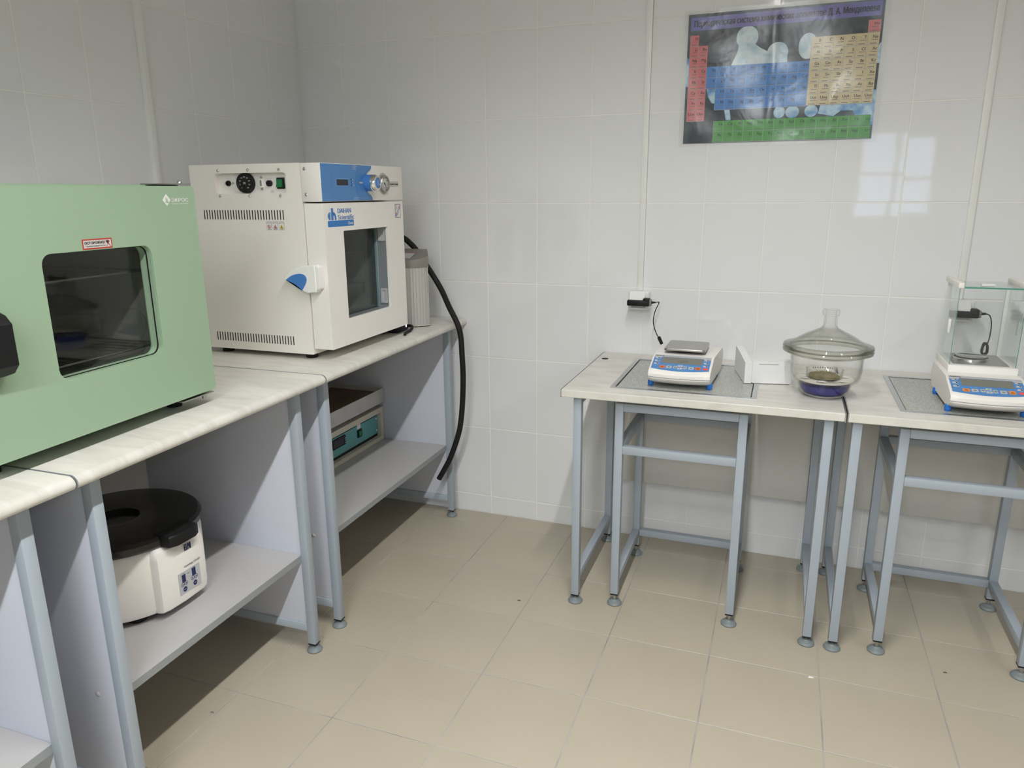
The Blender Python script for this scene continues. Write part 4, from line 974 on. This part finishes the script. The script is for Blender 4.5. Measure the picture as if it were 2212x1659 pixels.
def ice(name, c1, c2):
    m = mat(name, c1, .5); nt = m.node_tree; tc = nt.nodes.new('ShaderNodeTexCoord'); n1 = nt.nodes.new('ShaderNodeTexNoise'); n1.inputs['Scale'].default_value = 26; n1.inputs['Detail'].default_value = 5
    nt.links.new(tc.outputs['Object'], n1.inputs['Vector']); cr = nt.nodes.new('ShaderNodeValToRGB'); e = cr.color_ramp.elements
    e[0].position = .38; e[0].color = c1; e[1].position = .58; e[1].color = c2; nt.links.new(n1.outputs['Fac'], cr.inputs['Fac']); nt.links.new(cr.outputs['Color'], nt.nodes['Principled BSDF'].inputs['Base Color']); return m
ICE = ice('pale ice print', (.45, .64, .74, 1), (.74, .85, .90, 1)); ICE2 = ice('blue ice print', (.10, .32, .66, 1), (.55, .76, .90, 1))
sheet = t.part('sheet', MB().prism([(0, 0), (PW, 0), (PW, PH), (0, PH)], PF, -.0006, 0), pm, smooth=0)
A = lambda a, b: (a * PW, b * PH)
mo = MB()
def blob(pts, d=.0003, m=0, mb=None): (mb or mo).flat([A(*p) for p in pts], PF, d, m)
asp = PW / PH
h1 = [(.323 + .058 * math.cos(math.radians(a)), .80 + .085 * math.sin(math.radians(a))) for a in range(-40, 221, 10)]
blob([(.245, .597), (.46, .597), (.455, .64), (.430, .690), (.400, .712)] + h1 + [(.278, .71), (.262, .65)])
blob([(.487 + .055 * math.cos(math.radians(a)), .672 + .078 * math.sin(math.radians(a))) for a in range(-20, 201, 10)] + [(.432, .597), (.541, .597)], .0004)
blob([(.640 + .047 * math.cos(math.radians(a)), .705 + .095 * math.sin(math.radians(a))) for a in range(0, 360, 12)], .0004)
t.part('pale_figures', mo, ICE, sheet, label='pale blue rounded molecule figures', smooth=0)
mo2 = MB()
for cx, cy, rx, ry in ((.520, .222, .030, .046), (.588, .220, .036, .046), (.685, .222, .034, .045), (.780, .212, .030, .030)): blob([(cx + rx * math.cos(math.radians(a)), cy + ry * math.sin(math.radians(a))) for a in range(0, 360, 15)], .0003, 0, mo2)
blob([(.235, .176), (.262, .176), (.252, .258), (.222, .258)], .0003, 0, mo2); blob([(.118, .425), (.166, .425), (.166, .31), (.150, .315), (.130, .36)], .0003, 0, mo2)
blob([(.80, .176), (.835, .215), (.895, .215), (.91, .178), (.993, .178), (.993, .262), (.82, .262), (.73, .262), (.72, .20)], .0002, 0, mo2)
blob([(0, .45), (.014, .45), (.014, .66), (0, .68)], .0003, 0, mo2); blob([(.985, .55), (1, .55), (1, .70), (.99, .68)], .0003, 0, mo2); blob([(.986, .10), (1, .10), (1, .36), (.986, .36)], .0003, 0, mo2)
t.part('blue_figures', mo2, ICE2, sheet, smooth=0)
bm1 = MB(); bm1.flat([A(.0135, .876), A(.9865, .888), A(.9875, .990), A(.0145, .975)], PF, .0004); tb = t.part('title_band', bm1, mat('violet band', (.20, .18, .50), .5), sheet, label='violet band with the title', smooth=0)
tt = MB(); t_fr = F(fp(PF, *A(.030, .905)), (1, 0, .0105), (0, 0, 1)); tt.text('Периодическая система химических элементов Д. А. Менделеева', t_fr, 0, 0, .0265, .0012, bold=.028, width=.940 * PW); t.part('title_lettering', tt, INK, tb, smooth=0)
rows_b = [.842 - .0833 * k for k in range(9)]
cellsets = []
def block(name, polys, m, lab=None):
    b = MB()
    for p in polys: b.flat([A(*q_) for q_ in p], PF, .0005)
    return t.part(name, b, m, sheet, label=lab, smooth=0)
PINK = mat('pink cell print', (.74, .20, .20), .5); CB = mat('blue cell print', (.06, .26, .70), .5); TAN = mat('tan cell print', (.74, .62, .36), .5); GRN = mat('green cell print', (.075, .37, .05), .5)
rb = block('pink_cells', [[(.014, .176), (.113, .178), (.113, .760), (.0625, .760), (.0625, .842), (.014, .842)]], PINK)
rb2 = block('pink_cell', [[(.930, .772), (.989, .772), (.989, .858), (.930, .858)]], PINK)
bb = block('blue_cells', [[(.113, .595), (.655, .597), (.655, .260), (.168, .260), (.168, .427), (.113, .427)]], CB)
tbk = block('tan_cells', [[(.656, .264), (.987, .264), (.989, .770), (.656, .766)]], TAN)
gb_ = block('green_cells', [[(.168, .006), (.990, .004), (.987, .176), (.168, .173)]], GRN)
sym = MB(); lines = MB(); fine = MB()
def cell(a0, a1, b0, b1, s_):
    sym.text(s_, PF, *A(a1 - .006, b1 - .036), .0125, .0010, align='RIGHT', bold=.012)
    fine.rect(PF, *A(a0 + .018, b1 - .050), *A(a1 - .006, b1 - .046), .0010); fine.rect(PF, *A(a0 + .012, b0 + .008), *A(a1 - .012, b0 + .013), .0010)
    lines.rect(PF, *A(a0 - .0008, b0), *A(a0 + .0008, b1), .0008); lines.rect(PF, *A(a0, b0 - .0012), *A(a1, b0 + .0012), .0008)
g1 = [('H', ''), ('Li', 'Be'), ('Na', 'Mg'), ('K', 'Ca'), ('Rb', 'Sr'), ('Cs', 'Ba'), ('Fr', 'Ra'), ('Uue', 'Ubn')]
for r, (p, q_) in enumerate(g1):
    b1, b0 = rows_b[r], rows_b[r + 1]; cell(.014, .0625, b0, b1, p)
    if q_: cell(.0625, .113, b0, b1, q_)
cell(.930, .989, .772, .858, 'He')
dblk = ['Sc Ti V Cr Mn Fe Co Ni Cu Zn', 'Y Zr Nb Mo Tc Ru Rh Pd Ag Cd', '- Hf Ta W Re Os Ir Pt Au Hg', '- Rf Db Sg Bh Hs Mt Ds Rg Cn']
for r, row in enumerate(dblk):
    for k, s_ in enumerate(row.split()):
        if s_ != '-': cell(.113 + .0542 * k, .113 + .0542 * (k + 1), .596 - .084 * (r + 1), .596 - .084 * r, s_)
for r, row in enumerate(['B C N O F Ne', 'Al Si P S Cl Ar', 'Ga Ge As Se Br Kr', 'In Sn Sb Te I Xe', 'Tl Pb Bi Po At Rn', 'Uut Uuq Uup Uuh Uus Uuo']):
    for k, s_ in enumerate(row.split()): cell(.656 + .0554 * k, .656 + .0554 * (k + 1), .766 - .0837 * (r + 1), .766 - .0837 * r, s_)
for r, row in enumerate(['La Ce Pr Nd Pm Sm Eu Gd Tb Dy Ho Er Tm Yb Lu', 'Ac Th Pa U Np Pu Am Cm Bk Cf Es Fm Md No Lr']):
    for k, s_ in enumerate(row.split()): cell(.168 + .0548 * k, .168 + .0548 * (k + 1), .174 - .085 * (r + 1), .174 - .085 * r, s_)
t.part('element_symbols', sym, INK, sheet, smooth=0, kind='stuff'); t.part('cell_lines', lines, mat('pale cell line', (.42, .45, .47), .5), sheet, smooth=0, kind='stuff'); t.part('fine_print', fine, INKG, sheet, smooth=0, kind='stuff')
# clear sleeve, slightly wrinkled, with a seam down the middle
sl = MB(); NX, NZ = 60, 44; x0, x1, z0, z1 = PX0 - .014, PX1 + .016, PZ0 - .010, PZ1 + .012
for j in range(NZ + 1):
    for i in range(NX + 1):
        x = x0 + (x1 - x0) * i / NX; z = z0 + (z1 - z0) * j / NZ
        e_ = min(1, min(i, NX - i, j, NZ - j) / 5)
        d = .0078 + e_ * (.0011 * math.sin(x * 31 + z * 19) + .0008 * math.sin(x * 13 - z * 47 + 1) + .0022 * math.exp(-((x - 1.803) / .010) ** 2)) 
        sl.v.append(Vector((x, -d, z)))
for j in range(NZ):
    for i in range(NX): a = j * (NX + 1) + i; sl.f.append([a, a + 1, a + NX + 2, a + NX + 1]); sl.m.append(0)
t.part('plastic_sleeve', sl, FILM, smooth=80, label='clear plastic sleeve with a middle seam')

# ================================================================ desiccator, dish, foam
DC = (2.029, -.395, .7372)
t = Thing('desiccator', 'large clear glass desiccator with blue silica gel on the left weighing table', 'desiccator', DC)
bw = [(0, 0), (.050, 0), (.062, .006), (.070, .018), (.0745, .034), (.0765, .041), (.084, .044), (.092, .050), (.0965, .060), (.0985, .080), (.0995, .110), (.1005, .122), (.112, .126), (.1235, .131), (.1245, .137), (.1225, .1405), (.1030, .1405),
      (.0975, .136), (.0962, .110), (.0952, .080), (.0930, .062), (.0885, .0535), (.0800, .0475), (.0735, .0440), (.0712, .034), (.0668, .0185), (.0590, .0095), (.048, .0045), (0, .0045)]
t.part('bowl', MB().lathe(bw, DC, 72), SHELLG, label='clear glass bowl with a wide rim')
ld = [(.1030, .1408), (.1225, .1408), (.1245, .1450), (.1225, .1510), (.1120, .1540), (.1000, .1580), (.0880, .1650), (.0740, .1740), (.0560, .1840), (.0360, .1935), (.0230, .2010), (.0185, .2090), (.0175, .2355), (.0218, .2370), (.0230, .2400), (.0230, .2505), (.0216, .2540), (.0165, .2545), (.0145, .2500),
      (.0140, .2150), (.0160, .2070), (.0220, .1975), (.0350, .1900), (.0550, .1803), (.0725, .1705), (.0860, .1620), (.0975, .1550), (.1030, .1495)]
ld.append(ld[0]); t.part('lid', MB().lathe(ld, DC, 72), SHELLG, label='domed glass lid with a hollow knob')
RIMG = glassy('tinted rim glass', (.90, .90, .86), (.50, .50, .45), power=1.5, f0=.04)
t.part('bowl_rim', MB().lathe([(.1040, .1300), (.1120, .1275), (.1222, .1322), (.1236, .1370), (.1218, .1398), (.1040, .1398), (.1040, .1300)], DC, 72), RIMG, label='thick greyish rim of the bowl')
t.part('lid_rim', MB().lathe([(.1040, .1415), (.1218, .1415), (.1236, .1450), (.1218, .1500), (.1115, .1532), (.1040, .1520), (.1040, .1415)], DC, 72), RIMG, label='thick greyish rim of the lid')
# perforated plate
me0 = MB(); me0.lathe([(0, .0460), (.0770, .0460), (.0800, .0475), (.0800, .0495), (.0770, .0505), (0, .0505)], DC, 48)
me = me0.mesh('perforated_plate', [CERAM], t.inv); po = bpy.data.objects.new('perforated_plate', me); COL.objects.link(po); po.parent = t.o; po['label'] = 'white perforated ceramic plate'
ct = MB()
for k in range(6):
    a = math.radians(20 + 60 * k); ct.cyl((.056 * math.cos(a), .056 * math.sin(a), .03), (.056 * math.cos(a), .056 * math.sin(a), .07), .0115, seg=18)
for k in range(3):
    a = math.radians(50 + 120 * k); ct.cyl((.027 * math.cos(a), .027 * math.sin(a), .03), (.027 * math.cos(a), .027 * math.sin(a), .07), .0095, seg=18)
cm = ct.mesh('cut', []); co_ = bpy.data.objects.new('cut', cm); COL.objects.link(co_); co_.location = DC
bo = po.modifiers.new('b', 'BOOLEAN'); bo.object = co_; bo.operation = 'DIFFERENCE'; bo.solver = 'EXACT'
bpy.context.view_layer.update(); nm_ = bpy.data.meshes.new_from_object(po.evaluated_get(bpy.context.evaluated_depsgraph_get()))
po.modifiers.clear(); po.data = nm_; nm_.name = 'perforated_plate'; bpy.data.objects.remove(co_)
single('silica_gel', MB().lathe([(0, .0052), (.047, .0052), (.0575, .0105), (.0650, .0190), (.0685, .031), (.0690, .0335), (.045, .0360), (0, .0365)], DC, 48), SILICA, 'deep blue silica gel filling the base of the desiccator', 'silica gel', kind='stuff', loc=DC)
HC = (2.0270, -.392, DC[2] + .0508)
t = Thing('glass_dish', 'small round glass dish of dried herb inside the desiccator', 'dish', HC)
ds = [(0, 0), (.046, 0), (.0500, .0035), (.0515, .024), (.0525, .0265), (.0510, .0270), (.0495, .024), (.0482, .0045), (.045, .0022), (0, .0022)]
t.part('dish_glass', MB().lathe(ds, HC, 56), SHELLG)
rp = MB()
for k in range(9): a = math.radians(60 + 8 * k); rp.add([Vector(HC) + Vector((.0508 * math.cos(a + s1), .0508 * math.sin(a + s1), z)) for s1, z in ((0, .017), (.06, .017), (.06, .021), (0, .021))], [(0, 1, 2, 3)])
t.part('marker_lettering', rp, INKG, label='faint handwritten marks')
hb = MB()
for k in range(900):
    a = random.random() * 2 * pi; r = .0455 * math.sqrt(random.random()); z = .0030 + (.0155 * (1 - (r / .055) ** 2)) * random.random() ** .5
    c = Vector(HC) + Vector((r * math.cos(a), r * math.sin(a), z)); l = .0045 * random.uniform(.4, 1.0)
    u = Vector((random.gauss(0, 1), random.gauss(0, 1), random.gauss(0, .5))).normalized(); w = u.orthogonal().normalized() * l * .45; u = u * l
    c.z = max(c.z, HC[2] + .003); pts = [c - u * .5, c + w * .5, c + u * .5, c - w * .5]
    for p in pts:
        p.z = max(p.z, HC[2] + .0026); rr = math.hypot(p.x - HC[0], p.y - HC[1])
        if rr > .0475: f_ = .0475 / rr; p.x = HC[0] + (p.x - HC[0]) * f_; p.y = HC[1] + (p.y - HC[1]) * f_
    hb.add(pts, [(0, 1, 2, 3)])
hb.lathe([(0, .0125), (.030, .0110), (.042, .0060), (.0440, .0028), (0, .0026)], HC, 24)
single('dried_herb', hb, HERB, 'heap of crumbled olive green herb in the glass dish', 'herb', kind='stuff', loc=HC, smooth=0)

t = Thing('foam_end_cap', 'white packing foam corner piece between the low balance and the desiccator', 'foam', (1.801, -.339, .7390), .215)
fm = MB()
fm.prism([(0, 0), (0, .194), (.022, .194), (.030, .172), (.030, .046), (.040, .028), (.060, .022), (.140, .022), (.140, 0)], XY, 0, .030)
# wall of the corner piece: higher and sloped at the back, lower front flap with a slit
wall = MB(); SFm = F((0, 0, 0), (0, 1, 0), (0, 0, 1))
wall.prism([(.0, .0), (.194, .0), (.194, .081), (.150, .079), (.100, .075), (.050, .070), (.012, .067), (0, .066)], SFm, 0, .022)
fl2 = MB(); fl2.prism(rrect(.0225, .0005, .142, .0715, .006), F((0, 0, 0), (1, 0, 0), (0, 0, 1)), -.040, 0, 0)
t.part('side_wall', wall, FOAM, local=True); t.part('front_block', fl2, FOAM, local=True)
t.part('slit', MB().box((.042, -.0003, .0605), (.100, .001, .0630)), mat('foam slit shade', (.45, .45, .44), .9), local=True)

# ================================================================ crumbs on the floor
def crumb(x, y, lab, m, s_=1.):
    mb = MB(); pts = [(0, 0, 0), (.008 * s_, .002, 0), (.013 * s_, -.001, .002), (.011 * s_, .004, .0025), (.004, .004, .003), (.001, .003, .0015)]
    mb.add([Vector((x, y, .0003)) + Vector(p) for p in pts], [(0, 1, 4), (1, 2, 3), (1, 3, 4), (0, 4, 5), (0, 5, 1)]); single('floor_crumb', mb, m, lab, 'debris', 'crumbs on the floor', loc=(x, y, 0), smooth=0)
crumb(1.1397, -.6183, 'tiny brown crumb on the open floor left of the weighing tables', BROWN)
crumb(.560, -1.4064, 'tiny dark twig on the floor beside the middle bench', INKG)
crumb(2.4037, -.5759, 'tiny brown crumb on the floor in front of the right stand', BROWN, .8)
crumb(2.0450, -.7250, 'small pale chip on a floor joint before the table legs', WHITE, 1.2)
